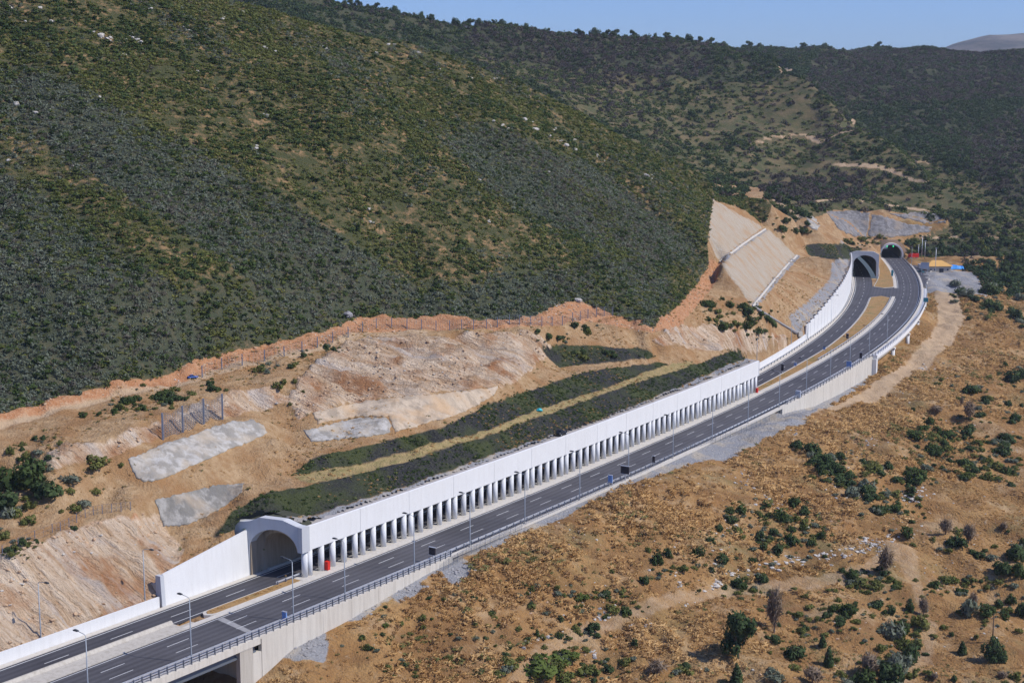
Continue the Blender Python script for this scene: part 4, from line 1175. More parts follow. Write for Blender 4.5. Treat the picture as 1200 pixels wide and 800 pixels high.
def car(loc, rz, paint_, label, k=0.85, wagon=False, cat='car'):
    r = thing('parked_car', loc, label, cat, None, rz)
    r.scale = (k, k, k)
    body = loft(MB(), [(-2.15, 0.72, 0.35, 0.75, 0.66), (-2.0, 0.84, 0.28, 0.92, 0.78), (-0.9, 0.86, 0.25, 0.98, 0.8), (0.8, 0.86, 0.25, 0.95, 0.8), (1.8, 0.82, 0.28, 0.82, 0.74), (2.15, 0.7, 0.36, 0.66, 0.62)])
    link('body', body.mesh('body', paint_, True), r)
    xb = -1.95 if wagon else -1.5
    cab = loft(MB(), [(xb, 0.72, 0.9, 1.0, 0.66), (xb + 0.4, 0.74, 0.9, 1.44, 0.6), (0.1, 0.76, 0.9, 1.48, 0.62), (0.95, 0.74, 0.9, 0.98, 0.68)])
    link('windows', cab.mesh('windows', 'window_glass'), r)
    link('roof', MB().box(((xb + 0.5) / 2, 0, 1.5), (1.3 if not wagon else 1.7, 1.16, 0.06)).mesh('roof', paint_), r)
    for sy in (-0.55, 0.55):
        link('headlight', MB().box((2.1, sy, 0.62), (0.1, 0.3, 0.14)).mesh('headlight', 'galvanised'), r)
    wheelset(r, (-1.35, 1.35), 0.78, 0.33)
    return r
hp = so(s_at(657, -3.8, 9.4), -3.7, 9.0)
car(hp, math.atan2(frame(156)[3], frame(156)[2]), 'car_black', 'black car parked on the gallery roof edge beside the netted slope', 0.8)
p = hit(226, 443)[0]
car(p, 0.5, 'car_blue', 'small blue and white car parked on the track below the red bank', 0.5)

# ------------------------------------------------------------------ service building and yard by the tunnel
def place_so(s, o): 
    p = so(s, o, 0); return np.array([p[0], p[1], hz(p[0], p[1])])
bx = gz(1100, 317, 0)
bz = hz(bx[0], bx[1])
bh = thing('service_building', (bx[0], bx[1] + 4, bz - 0.2), 'small beige service building with a yellow hipped roof by the far tunnel', 'building', None, 0.05)
link('wall', MB().box((0, 0, 2.1), (12.2, 8.0, 4.4)).mesh('wall', 'house_wall'), bh)
rf = MB().add([(-6.9, -4.7, 4.3), (6.9, -4.7, 4.3), (6.9, 4.7, 4.3), (-6.9, 4.7, 4.3), (-2.4, 0, 6.9), (2.4, 0, 6.9), (-6.9, -4.7, 4.1), (6.9, -4.7, 4.1), (6.9, 4.7, 4.1), (-6.9, 4.7, 4.1)],
              [(0, 1, 5, 4), (2, 3, 4, 5), (1, 2, 5), (3, 0, 4), (0, 6, 7, 1), (1, 7, 8, 2), (2, 8, 9, 3), (3, 9, 6, 0), (9, 8, 7, 6)])
link('roof', rf.mesh('roof', 'roof_yellow'), bh)
link('door', MB().box((1.2, -4.03, 1.5), (2.2, 0.12, 3.0)).mesh('door', 'door_dark'), bh)
for wx in (-4.2, -2.2, 4.4):
    f = link('window', MB().box((wx, -4.02, 2.5), (1.1, 0.1, 1.0)).mesh('window', 'galvanised'), bh)
    link('pane', MB().box((wx, -4.08, 2.5), (0.9, 0.04, 0.8)).mesh('pane', 'window_glass'), f)
p = gz(1092, 318, 0); p[2] = hz(p[0], p[1])
def mast(u, v, h, label, arm=False):
    p = gz(u, v, 0); p[2] = hz(p[0], p[1])
    r = thing('mast', p, label, 'mast', 'masts in the yard by the tunnel')
    link('pole', MB().tube([(0, 0, -0.5), (0, 0, h)], [0.16, 0.10], 8).mesh('pole', 'galvanised', True), r)
    link('lamp_head', MB().box((0, 0, h + 0.1), (0.9, 0.5, 0.22)).mesh('lamp_head', 'galvanised'), r)
mast(1096, 318, 13, 'tall pale mast standing before the yellow roofed building')
mast(1080, 305, 12, 'tall thin mast left of the yellow roofed building')
mast(1083.5, 306, 10, 'thin mast close beside the tallest left mast')
mast(1076, 303, 7.5, 'short thin mast nearest the red truck')
# blue sheeted stack and boxes in the yard
p = gz(1121, 311.5, 0); p[2] = hz(p[0], p[1])
r = thing('covered_stack', p, 'bright blue plastic sheet over a stack right of the yellow roofed building', 'tarpaulin')
tp = MB()
n = 9
vs = []
for j in range(5):
    for i in range(n):
        x = -4.2 + 8.4 * i / (n - 1); y = -2 + j
        vs.append((x, y, 0.0 if j in (0, 4) or i in (0, n - 1) else 2.1 + 0.35 * math.sin(i * 1.7 + j) - 0.12 * i))
tp.add(vs, [(j * n + i, j * n + i + 1, (j + 1) * n + i + 1, (j + 1) * n + i) for j in range(4) for i in range(n - 1)])
link('sheet', tp.mesh('sheet', 'tarp_blue'), r)
p = gz(1119, 317, 0); p[2] = hz(p[0], p[1])
r = thing('crate', p, 'tan crate in front of the blue sheeted stack', 'crate')
link('box', MB().box((0, 0, 0.7), (3.0, 2, 1.4)).mesh('box', 'roof_yellow'), r)
link('lid', MB().box((0, 0, 1.45), (3.1, 2.1, 0.1)).mesh('lid', 'house_wall'), r)
p = gz(1081.5, 314, 0); p[2] = hz(p[0], p[1])
r = thing('container', p, 'grey site container left of the yellow roofed building', 'container')
link('box', MB().box((0, 0, 1.5), (4.6, 3, 3.0)).mesh('box', 'sign_grey'), r)
link('door', MB().box((0.8, -1.53, 1.3), (1.0, 0.06, 2.2)).mesh('door', 'house_wall'), r)
link('rim', MB().box((0, 0, 3.04), (4.7, 3.1, 0.08)).mesh('rim', 'galvanised'), r)
# red truck beside the tunnel mouth, teal pick-up on the service road
p = so(676, 14.5, 0); p[2] = hz(p[0], p[1])
x, y, tx, ty = frame(676)
r = thing('truck', p, 'small red truck standing right of the far tunnel mouth', 'truck', None, math.radians(185))
link('cab', loft(MB(), [(1.2, 1.0, 0.5, 2.2, 0.9), (2.2, 1.0, 0.5, 2.2, 0.85), (2.6, 0.98, 0.5, 1.4, 0.9)]).mesh('cab', 'red_paint'), r)
link('windows', MB().box((2.35, 0, 1.75), (0.3, 1.5, 0.6)).mesh('windows', 'window_glass'), r)
link('cargo_box', MB().box((-0.9, 0, 1.5), (3.8, 2.1, 2.0)).mesh('cargo_box', 'red_paint'), r)
link('chassis', MB().box((0.2, 0, 0.55), (5.0, 0.9, 0.2)).mesh('chassis', 'dark_steel'), r)
wheelset(r, (-1.7, 1.7), 0.9, 0.42)
p = so(617, 13.0, 0); p[2] = hz(p[0], p[1]) + 0.02
car(p, math.radians(112), 'car_teal', 'dark teal car parked on the service road by the grey direction board', 1.0, True)
# service road and yard right of the tunnel approach
ribbon('road', 556, 668, lambda s: np.interp(s, [556, 600, 668], [11.4, 11.4, 11.4]), lambda s: np.interp(s, [556, 580, 600, 640, 668], [11.8, 14.5, 16, 20, 17]), 0.02, 'asphalt', 0.5, label='short service road beside the tunnel approach')
ribbon('kerb', 566, 668, lambda s: np.interp(s, [566, 580, 600, 640, 668], [13, 14.5, 16, 20, 17]), lambda s: np.interp(s, [566, 580, 600, 640, 668], [13.5, 15.0, 16.5, 20.5, 17.5]), 0.14, 'kerb_concrete', 0.6, label='pale kerb round the service road')
ribbon('kerb', 556, 690, 10.4, 11.38, 0.14, 'kerb_concrete', 0.5, label='pale kerb dividing the service road from the carriageway')

# ------------------------------------------------------------------ sprayed concrete facings, laid on the ground
def facing(name, poly, mat, label, cat, lift=0.24, step=3.0, rough=0.35, kind=None):
    p = np.array(poly, float)
    bnd = []
    for a, b in zip(p, np.roll(p, -1, 0)):
        n = max(1, int(np.hypot(*(b - a)) / step))
        for i in range(n): bnd.append(a + (b - a) * i / n)
    bnd = np.array(bnd)
    cen = bnd.mean(0)
    bnd = bnd + rng.normal(0, 0.7, bnd.shape)
    gx, gy_ = np.meshgrid(np.arange(p[:, 0].min(), p[:, 0].max(), step), np.arange(p[:, 1].min(), p[:, 1].max(), step * 0.7))
    ins = inpoly([tuple(q) for q in p], gx, gy_)
    pts = np.concatenate([bnd, np.stack([gx[ins], gy_[ins]], -1)])
    nb = len(bnd)
    r_ = mgeo.delaunay_2d_cdt([Vector(q) for q in pts], [], [list(range(nb))], 1, 0.3)
    uv = np.array([tuple(q) for q in r_[0]])
    P3 = hit(uv[:, 0], uv[:, 1])
    tow = np.array([0, 0, CAM_Z]) - P3; tow /= np.linalg.norm(tow, axis=1)[:, None]
    out = np.stack([0.45 * np.sign(tow[:, 0] + 1e-9) * 0 + 0.55, -0.45 + 0 * tow[:, 0], 0.7 + 0 * tow[:, 0]], -1)
    bump_ = lift * (0.9 + rough * 2.2 * fbm(P3[:, 0], P3[:, 1] * 0.6, 3.5, 3, 77))
    T = P3 + out * bump_[:, None]
    fs = [tuple(f) for f in r_[2]]
    # edge ring sunk into the ground gives the coat its thickness
    cnt = {}
    for f in fs:
        for a, b in zip(f, f[1:] + f[:1]): cnt[(a, b)] = 1
    rim = [(a, b) for (a, b) in cnt if (b, a) not in cnt]
    ids = sorted({a for e in rim for a in e}); mp = {a: len(T) + i for i, a in enumerate(ids)}
    low = P3[ids] - out[ids] * 0.6
    vs = np.concatenate([T, low])
    fs += [(b, a, mp[a], mp[b]) for a, b in rim]
    me = bpy.data.meshes.new(name); me.from_pydata(vs.tolist(), [], fs)
    me.polygons.foreach_set('use_smooth', [True] * len(me.polygons))
    me.materials.append(MAT[mat])
    return tag(link(name, me), label, cat, None, kind)
def shotcrete(name, c, streak, warm):
    k = NT(name)
    n1 = k.noise(0.6, 5, 0.65); st = k.noise(1.0, 5, 0.65, k.scaled((0.75, 0.75, 0.10))); n2 = k.noise(0.16, 3)
    st2 = k.noise(1.0, 3, 0.6, k.scaled((0.35, 0.35, 0.05)))
    q = k.mix(k.ramp(st, 0.44, 0.56), c, streak)
    q = k.mix(k.math('MULTIPLY', k.ramp(st2, 0.49, 0.57), 0.8), q, [x * 0.72 for x in streak])
    q = k.mix(k.math('MULTIPLY', k.ramp(n2, 0.5, 0.66), 0.7), q, warm)
    k.bump(n1, 0.5, 0.8)
    MAT[name] = k.col(q)
shotcrete('shotcrete_pale', (0.44, 0.415, 0.37), (0.35, 0.32, 0.27), (0.43, 0.35, 0.25))
shotcrete('shotcrete_grey', (0.33, 0.31, 0.275), (0.23, 0.215, 0.185), (0.37, 0.29, 0.20))
shotcrete('shotcrete_tan', (0.50, 0.40, 0.285), (0.44, 0.35, 0.25), (0.50, 0.33, 0.18))
shotcrete('shotcrete_far', (0.25, 0.235, 0.225), (0.17, 0.16, 0.15), (0.27, 0.22, 0.17))
facing('shotcrete_face', [(150, 538), (170, 531), (192, 520), (220, 512), (246, 502), (272, 494), (297, 493), (308, 499), (313, 508), (295, 517), (270, 526), (247, 537), (222, 547), (198, 558), (171, 565), (160, 560)], 'shotcrete_pale', 'large pale sprayed concrete face below the four post fence', 'rock facing', 0.28)
facing('shotcrete_face', [(181, 586), (205, 581), (230, 574), (255, 569), (285, 566), (283, 577), (266, 591), (247, 602), (222, 614), (192, 617)], 'shotcrete_grey', 'dull grey sprayed concrete face above the wing wall', 'rock facing')
facing('shotcrete_face', [(356, 505), (375, 501), (400, 494), (425, 490), (452, 490), (458, 500), (456, 508), (438, 511), (410, 514), (385, 516), (365, 518)], 'shotcrete_pale', 'low grey streaked concrete face at the foot of the rock cut', 'rock facing')
facing('shotcrete_face', [(366, 484), (385, 480), (410, 474), (440, 469), (480, 464), (530, 460), (584, 453), (578, 464), (556, 476), (530, 488), (500, 496), (463, 506), (455, 489), (425, 488), (395, 492), (372, 497)], 'shotcrete_tan', 'long tan concrete face under the main rock cut', 'rock facing')
facing('shotcrete_face', [(968, 249), (1000, 247), (1019, 250), (1015, 277), (1000, 277), (985, 270)], 'shotcrete_far', 'left dark grey concrete face above the far portals', 'rock facing', 0.28)
facing('shotcrete_face', [(1021, 252), (1040, 255), (1060, 262), (1092, 266), (1090, 272), (1060, 277), (1018, 278)], 'shotcrete_far', 'right dark grey concrete face above the far portals', 'rock facing', 0.28)
facing('shotcrete_face', [(1042, 251), (1075, 249), (1107, 251), (1108, 262), (1080, 261), (1060, 256)], 'shotcrete_far', 'upper dark grey concrete face above the far tunnel', 'rock facing', 0.28)
facing('shotcrete_face', [(945, 254), (955, 256), (961, 264), (957, 271), (948, 266)], 'shotcrete_pale', 'small pale concrete face on the tan mound above the far portal', 'rock facing', 0.25, 2.0)

# ------------------------------------------------------------------ plant shapes
def leaf_mesh(name, mat, n, lobes, size, flat=1.0, seed=0, elong=1.0, up=0.0, inner=0.55):
    """n leaf-tufts spread through a crown made of lobes (x, y, z, r)"""
    g = np.random.default_rng(seed)
    lb = np.array(lobes, float)
    wt = lb[:, 3] ** 2; k = g.choice(len(lb), n, p=wt / wt.sum())
    d = g.normal(0, 1, (n, 3)); d /= np.linalg.norm(d, axis=1)[:, None]
    rr = lb[k, 3] * (inner + (1 - inner) * g.random(n) ** 0.6) * (1 + 0.10 * g.normal(0, 1, n))
    c = lb[k, :3] + d * rr[:, None] * np.array([1, 1, flat])
    c[:, 2] = np.maximum(c[:, 2], 0.02 + 0.08 * g.random(n))
    nrm = d + g.normal(0, 0.75, (n, 3)); nrm[:, 2] += 0.25; nrm /= np.linalg.norm(nrm, axis=1)[:, None]
    t = np.cross(nrm, g.normal(0, 1, (n, 3))); t /= np.linalg.norm(t, axis=1)[:, None]
    if up: 
        t = t * (1 - up) + np.array([0, 0, 1]) * up + d * up * 0.6; t /= np.linalg.norm(t, axis=1)[:, None]
    b = np.cross(nrm, t); b /= np.maximum(np.linalg.norm(b, axis=1), 1e-6)[:, None]
    s = size * (0.6 + 0.8 * g.random(n))[:, None]
    v = np.stack([c - t * s * elong, c + b * s * 0.55 / elong ** 0.5, c + t * s * elong, c - b * s * 0.55 / elong ** 0.5], 1).reshape(-1, 3)
    nn = d * 0.8 + nrm * 0.35 + np.array([0, 0, 0.25]); nn /= np.linalg.norm(nn, axis=1)[:, None]
    v = v.reshape(n, 4, 3); gn = np.cross(v[:, 2] - v[:, 0], v[:, 3] - v[:, 1]); fl = (gn * nn).sum(1) < 0
    v[fl] = v[fl][:, ::-1]; v = v.reshape(-1, 3)
    f = np.arange(4 * n).reshape(n, 4)
    me = bpy.data.meshes.new(name)
    me.from_pydata(v.tolist(), [], f.tolist())
    me.polygons.foreach_set('use_smooth', [True] * n)
    me.normals_split_custom_set(np.repeat(nn, 4, 0).tolist())
    me.materials.append(MAT[mat])
    return me
def dome_lobes(g, n, r0=0.55, spread=0.55, h=0.7):
    L_ = [(0, 0, h * 0.45, r0)]
    for i in range(n):
        a = 2 * math.pi * i / n + g.normal(0, 0.3); q = spread * (0.7 + 0.5 * g.random())
        L_.append((q * math.cos(a), q * math.sin(a), h * (0.15 + 0.45 * g.random()), r0 * (0.45 + 0.4 * g.random())))
    return L_

PROTO = bpy.data.collections.new('plant_shapes')          # never linked: only source shapes for scattering
def proto(name, me):
    o = bpy.data.objects.new(name, me); PROTO.objects.link(o); return o

def scatter(name, sets, label, kind='stuff'):
    """sets: list of (mesh list, positions Nx3, scale Nx3); one object holding all of them"""
    base = bpy.data.collections.new(name + '_shapes')
    allm = []
    P_, S_, I_, R_ = [], [], [], []
    for ms, pos, scl in sets:
        k0 = len(allm); allm += ms
        n = len(pos)
        P_.append(pos); S_.append(scl); I_.append(k0 + rng.integers(0, len(ms), n))
        r3 = np.stack([rng.normal(0, 0.12, n), rng.normal(0, 0.12, n), rng.random(n) * 6.28], -1); R_.append(r3)
    for i, m_ in enumerate(allm):
        base.objects.link(bpy.data.objects.new('shape_%03d' % i, m_))
    P_ = np.concatenate(P_); S_ = np.concatenate(S_); I_ = np.concatenate(I_); R_ = np.concatenate(R_)
    me = bpy.data.meshes.new(name)
    me.vertices.add(len(P_)); me.vertices.foreach_set('co', P_.astype(np.float32).ravel())
    a = me.attributes.new('size', 'FLOAT_VECTOR', 'POINT'); a.data.foreach_set('vector', S_.astype(np.float32).ravel())
    a = me.attributes.new('turn', 'FLOAT_VECTOR', 'POINT'); a.data.foreach_set('vector', R_.astype(np.float32).ravel())
    a = me.attributes.new('pick', 'INT', 'POINT'); a.data.foreach_set('value', I_.astype(np.int32))
    ng = bpy.data.node_groups.new(name, 'GeometryNodeTree')
    ng.interface.new_socket('Geometry', in_out='INPUT', socket_type='NodeSocketGeometry')
    ng.interface.new_socket('Geometry', in_out='OUTPUT', socket_type='NodeSocketGeometry')
    N = ng.nodes; Lk = ng.links
    gi, go = N.new('NodeGroupInput'), N.new('NodeGroupOutput')
    ci = N.new('GeometryNodeCollectionInfo'); ci.inputs['Collection'].default_value = base
    ci.inputs['Separate Children'].default_value = True; ci.inputs['Reset Children'].default_value = True
    ip = N.new('GeometryNodeInstanceOnPoints'); ip.inputs['Pick Instance'].default_value = True
    def na(nm, t):
        q = N.new('GeometryNodeInputNamedAttribute'); q.data_type = t; q.inputs['Name'].default_value = nm
        return [s for s in q.outputs if s.enabled and s.name == 'Attribute'][0]
    Lk.new(gi.outputs[0], ip.inputs['Points']); Lk.new(ci.outputs[0], ip.inputs['Instance'])
    Lk.new(na('pick', 'INT'), ip.inputs['Instance Index']); Lk.new(na('turn', 'FLOAT_VECTOR'), ip.inputs['Rotation']); Lk.new(na('size', 'FLOAT_VECTOR'), ip.inputs['Scale'])
    Lk.new(ip.outputs[0], go.inputs[0])
    o = link(name, me)
    md = o.modifiers.new('scatter', 'NODES'); md.node_group = ng
    tag(o, label, None, None, kind)
    return o

def sample(mask, n, x0, x1, y0, y1, bias=None, margin=40):
    """random ground points inside a zone that the photograph can see"""
    out = []
    got = 0
    for _ in range(40):
        x = x0 + (x1 - x0) * rng.random(n * 2); y = y0 + (y1 - y0) * rng.random(n * 2)
        z = hz(x, y)
        u, v = project(np.stack([x, y, z], -1))
        ok = (u > -margin - 110) & (u < 1310 + margin) & (v > -margin - 30) & (v < 840 + margin * 1.5) & at_grid(mask, x, y)
        if bias is not None: ok &= rng.random(len(x)) < bias(x, y, u, v)
        out.append(np.stack([x[ok], y[ok], z[ok]], -1)); got += ok.sum()
        if got >= n: break
    return np.concatenate(out)[:n]

def bushes(mat, k, n, size, seed, flat=1.0, h=0.8, **kw):
    r_ = []
    for i in range(k):
        g = np.random.default_rng(seed + i)
        r_.append(leaf_mesh(mat + '_bush', mat, n, dome_lobes(g, 6, h=h), size, flat, seed + i, **kw))
    return r_
def sizes(n, lo, hi, hlo, hhi):
    w_ = lo + (hi - lo) * rng.random(n) ** 1.6
    return np.stack([w_, w_ * (0.85 + 0.3 * rng.random(n)), w_ * (hlo + (hhi - hlo) * rng.random(n))], -1)

# hillside scrub, in bands of olive, yellow-green and grey
small = dict(n=46, size=0.26)
B_olive = bushes('leaf_olive', 3, 46, 0.27, 100); B_yel = bushes('leaf_yellow', 2, 46, 0.25, 110)
B_grey = bushes('leaf_grey', 3, 46, 0.25, 120, elong=1.2, up=0.25); B_dark = bushes('leaf_dark', 2, 50, 0.28, 130)
B_brown = bushes('leaf_brown', 2, 44, 0.22, 140, elong=1.7, up=0.45)
hm = hill1 & (Z > 0)
def dens(x, y, u, v):
    gz_ = at_grid(grey_zone, x, y)
    d = fbm(x, y, 9, 3, 61) + 0.6 * fbm(x, y, 45, 3, 62)
    return np.where(gz_, 0.96, np.clip(0.82 + 1.3 * d, 0.12, 1.0))
pts = sample(hm, 112000, -360, 110, 225, 655, dens, 30)
gq = fbm(pts[:, 0], pts[:, 1], 30, 4, 63, 0.6) * 1.1 + at_grid(blur(grey_zone.astype(float), 40), pts[:, 0], pts[:, 1]) * 0.9
isg = rng.random(len(pts)) < np.clip(gq, 0.03, 0.88)
kk = rng.random(len(pts))
tone = fbm(pts[:, 0], pts[:, 1], 25, 3, 64)
yel = ~isg & (kk + tone * 0.6 < 0.30); drk = ~isg & ~yel & (kk - tone * 0.5 > 0.72); olv = ~isg & ~yel & ~drk
grb = isg & (kk < 0.24 + 0.5 * fbm(pts[:, 0], pts[:, 1], 20, 2, 65)); grd = isg & ~grb & (kk > 0.86); grg = isg & ~grb & ~grd
sets = []
for ms, m_, lo, hi, a, b in ((B_olive, olv, 0.55, 1.4, 0.5, 0.85), (B_yel, yel, 0.45, 1.1, 0.45, 0.75), (B_dark, drk | grd, 0.6, 1.6, 0.55, 0.95), (B_grey, grg, 0.6, 1.3, 0.6, 0.95), (B_brown, grb, 0.55, 1.25, 0.6, 1.0)):
    q = pts[m_]; q = q - np.array([0, 0, 0.12]); sets.append((ms, q, sizes(len(q), lo, hi, a, b)))
scatter('hillside_scrub', sets, 'dense low scrub of olive and grey bushes covering the near hill')

# woodland and scrub on the far hills
F_dark = bushes('forest_dark', 3, 60, 0.24, 200, h=1.0); F_burnt = bushes('forest_burnt', 3, 48, 0.22, 210, h=1.0, elong=1.6, up=0.4); F_olive = bushes('forest_olive', 3, 46, 0.26, 220)
def fdens(x, y, u, v):
    d = fbm(x, y, 40, 3, 71) + 0.5 * fbm(x, y, 13, 2, 75)
    return np.where(at_grid(far_light, x, y), np.clip(0.86 + 1.4 * d, 0.15, 1.0), np.clip(0.9 + 1.0 * d, 0.3, 1.0))
fm = (far & ~bare) | ((YY > 690) & (YY < 850) & (OO > 40))
pts = sample(fm, 118000, -700, 800, 600, 1750, fdens, 20)
U_, V_ = project(pts)
burnt = inpoly([(560, 30), (640, 36), (830, 52), (840, 85), (760, 110), (640, 80), (540, 50)], U_, V_) | inpoly([(960, 62), (1085, 58), (1210, 62), (1210, 115), (1100, 120), (1000, 125), (940, 100)], U_, V_) | \
    inpoly([(1130, 160), (1210, 120), (1210, 250), (1150, 220)], U_, V_) | inpoly([(870, 205), (960, 190), (1040, 205), (1000, 240), (905, 235)], U_, V_)
dkw = inpoly([(985, 125), (1060, 115), (1210, 100), (1210, 160), (1120, 205), (1040, 165)], U_, V_)
kk = rng.random(len(pts)); tn = fbm(pts[:, 0], pts[:, 1], 60, 3, 72)
lt = at_grid(far_light, pts[:, 0], pts[:, 1])
b_ = (burnt & (kk < 0.62)) | (~burnt & (kk < 0.10 + 0.35 * tn))
d_ = ~b_ & ((dkw & (kk < 0.93)) | (kk > np.where(lt, 0.80, 0.42) + 0.5 * tn)); o_ = ~b_ & ~d_
sets = []
for ms, m_, lo, hi, a, b in ((F_burnt, b_, 1.5, 3.0, 0.8, 1.2), (F_dark, d_, 1.6, 3.6, 0.75, 1.15), (F_olive, o_, 1.5, 3.0, 0.5, 0.9)):
    q = pts[m_] - np.array([0, 0, 0.3]); sets.append((ms, q, sizes(len(q), lo, hi, a, b)))
scatter('far_woodland', sets, 'mixed woodland and burnt scrub covering the far hills')

# dry grass tufts
G_straw = bushes('straw', 3, 56, 0.22, 300, flat=0.9, elong=1.5, up=0.35); G_dk = bushes('straw_dark', 3, 56, 0.22, 310, flat=0.9, elong=1.5, up=0.35); G_weed = bushes('weed', 2, 30, 0.30, 320)
gm = right & ~verge & ~path & ~track_r & (YY < 720) & (OO > 12.5)
def gd(x, y, u, v):
    d = fbm(x, y, 12, 3, 81) + 0.7 * fbm(x, y, 40, 2, 82)
    return np.clip(0.6 + 1.5 * d, 0.08, 1.0)
pts = sample(gm, 46000, -60, 360, 180, 720, gd, 30)
kk = rng.random(len(pts)); tn = fbm(pts[:, 0], pts[:, 1], 18, 3, 83)
sets = []
s_p, o_p = inv_so(pts[:, 0], pts[:, 1])
puff = np.clip((64 - o_p) / 22, 0.0, 1) * np.clip(0.6 + 1.6 * fbm(pts[:, 0], pts[:, 1], 25, 2, 84), 0.1, 1)
for ms, m_, lo, hi in ((G_straw, kk + tn * 0.7 < 0.62, 0.25, 0.7), (G_dk, (kk + tn * 0.7 >= 0.62) & (kk + tn * 0.7 < 0.93), 0.25, 0.7), (G_weed, kk + tn * 0.7 >= 0.93, 0.25, 0.7)):
    q = pts[m_] - np.array([0, 0, 0.05]); z_ = sizes(len(q), lo, hi, 0.55, 0.85); z_ *= (0.85 + 1.15 * puff[m_])[:, None]; sets.append((ms, q, z_))
mnd = sample(gm & (OO < 62), 1500, -60, 200, 190, 480, lambda x, y, u, v: np.clip(0.3 + 1.8 * fbm(x, y, 16, 3, 88), 0.0, 1), 20)
sets.append((G_straw, mnd - np.array([0, 0, 0.15]), sizes(len(mnd), 0.9, 1.9, 0.45, 0.75)))
bm_ = (OO < -3) & ~hill1 & ~far & ~netted & ~rockface & ~faces & (YY < 640) & ~strip
pts = sample(bm_, 4200, -140, 125, 190, 640, lambda x, y, u, v: np.clip(0.4 + 1.6 * fbm(x, y, 10, 3, 85), 0.02, 1), 20)
kk = rng.random(len(pts))
sets.append((G_straw, pts[kk < 0.6], sizes((kk < 0.6).sum(), 0.2, 0.6, 0.5, 0.8)))
sets.append((G_weed, pts[kk > 0.84], sizes((kk > 0.84).sum(), 0.2, 0.6, 0.5, 0.8)))
scatter('dry_grass', sets, 'straw coloured dry grass tufts over the slopes')
# grass sprouting through the netting
N_dk = bushes('leaf_dark', 2, 30, 0.3, 330); N_ol = bushes('leaf_olive', 2, 30, 0.3, 335)
pts = sample(netted, 5200, -80, 190, 215, 730, lambda x, y, u, v: np.clip(0.5 + 1.5 * fbm(x, y, 8, 3, 86), 0.05, 1), 10)
kk = rng.random(len(pts)) + 0.8 * fbm(pts[:, 0], pts[:, 1], 14, 2, 87)
sets = [(N_dk, pts[kk < 0.74], sizes((kk < 0.74).sum(), 0.22, 0.6, 0.55, 1.0)), (N_ol, pts[(kk >= 0.74) & (kk < 0.94)], sizes(((kk >= 0.74) & (kk < 0.94)).sum(), 0.22, 0.55, 0.55, 1.0)), (G_straw, pts[kk >= 0.97], sizes((kk >= 0.97).sum(), 0.2, 0.4, 0.5, 0.9))]
scatter('slope_grass', sets, 'dark grass sprouting through the netted embankment')
# median grass
mp_ = []
for s0, s1, fa, fb in MED:
    n = int((s1 - s0) * 5)
    s = s0 + 1.5 + (s1 - s0 - 3) * rng.random(n); w_ = rng.random(n)
    o = fa(s) + 0.8 + (fb(s) - fa(s) - 1.6) * w_
    t_ = np.minimum(1, np.minimum(s - s0, s1 - s) / 6 + 0.0)
    c = (fa(s) + fb(s)) / 2; o = c + (o - c) * np.clip(t_, 0.2, 1)
    p = so(s, o, 0.2).T; mp_.append(p)
mp_ = np.concatenate(mp_)
scatter('median_tufts', [(G_straw, mp_, sizes(len(mp_), 0.12, 0.32, 0.5, 0.8))], 'short dry grass growing on the road median')

# loose stones
def rock_mesh(mat, seed, sub=1, rough=0.35):
    g = np.random.default_rng(seed)
    bm = bmesh.new(); bmesh.ops.create_icosphere(bm, subdivisions=sub + 1 if sub > 1 else 1, radius=1.0)
    for v in bm.verts:
        n_ = float(fbm(np.array([v.co.x * 1.3 + seed]), np.array([v.co.y * 1.3 + v.co.z * 2.1]), 1.0, 2, seed)[0])
        v.co *= 1 + rough * 1.6 * n_ + g.normal(0, 0.06)
        v.co.z *= 0.75; v.co.x *= 1.2
    me = bpy.data.meshes.new('rock'); bm.to_mesh(me); bm.free()
    me.materials.append(MAT[mat]); return me
RW = [rock_mesh('rock_white', 400 + i) for i in range(4)]; RG = [rock_mesh('rock_grey', 410 + i) for i in range(2)]; RO = [rock_mesh('rock_orange', 420 + i) for i in range(4)]
def px_cloud(cells):
    """cells: (u, v, spread u, spread v, count)"""
    U = []; V = []
    for u, v, su, sv, n in cells:
        n = max(2, int(n * 0.6)) if n > 3 else n
        U.append(rng.normal(u, su, n)); V.append(rng.normal(v, sv, n))
    return hit(np.concatenate(U), np.concatenate(V))
line_uv = [(838, 684), (860, 668), (880, 664), (905, 660), (930, 656), (955, 655), (972, 652), (990, 645), (1010, 644), (1025, 636), (1040, 628)]
st = px_cloud([(u, v, 8, 4.5, 17) for u, v in line_uv])
st2 = px_cloud([(1010, 642, 10, 6, 60), (1022, 635, 9, 5, 40), (1068, 582, 10, 4, 60), (1075, 575, 8, 3, 30), (706, 723, 4, 5, 26), (743, 733, 3, 2, 10), (760, 731, 5, 3, 18), (795, 685, 4, 3, 14), (805, 707, 4, 2, 10), (690, 765, 6, 3, 16), (985, 575, 10, 6, 30),
                (930, 500, 12, 4, 26), (945, 508, 8, 4, 18), (1003, 540, 6, 6, 34), (1025, 517, 6, 4, 20), (875, 560, 9, 8, 40), (900, 580, 9, 8, 40), (912, 595, 6, 6, 20), (850, 620, 8, 8, 26), (840, 640, 8, 8, 22), (780, 672, 8, 3, 18),
                (967, 552, 6, 4, 16), (1133, 555, 6, 3, 14), (630, 748, 12, 5, 30), (1090, 435, 8, 5, 24), (1100, 445, 8, 4, 20), (1085, 432, 6, 3, 16), (560, 650, 5, 2, 10)])
scat = sample(gm, 1500, -60, 330, 190, 640, lambda x, y, u, v: np.clip(0.1 + 1.8 * fbm(x, y, 15, 3, 91), 0.0, 1), 20)
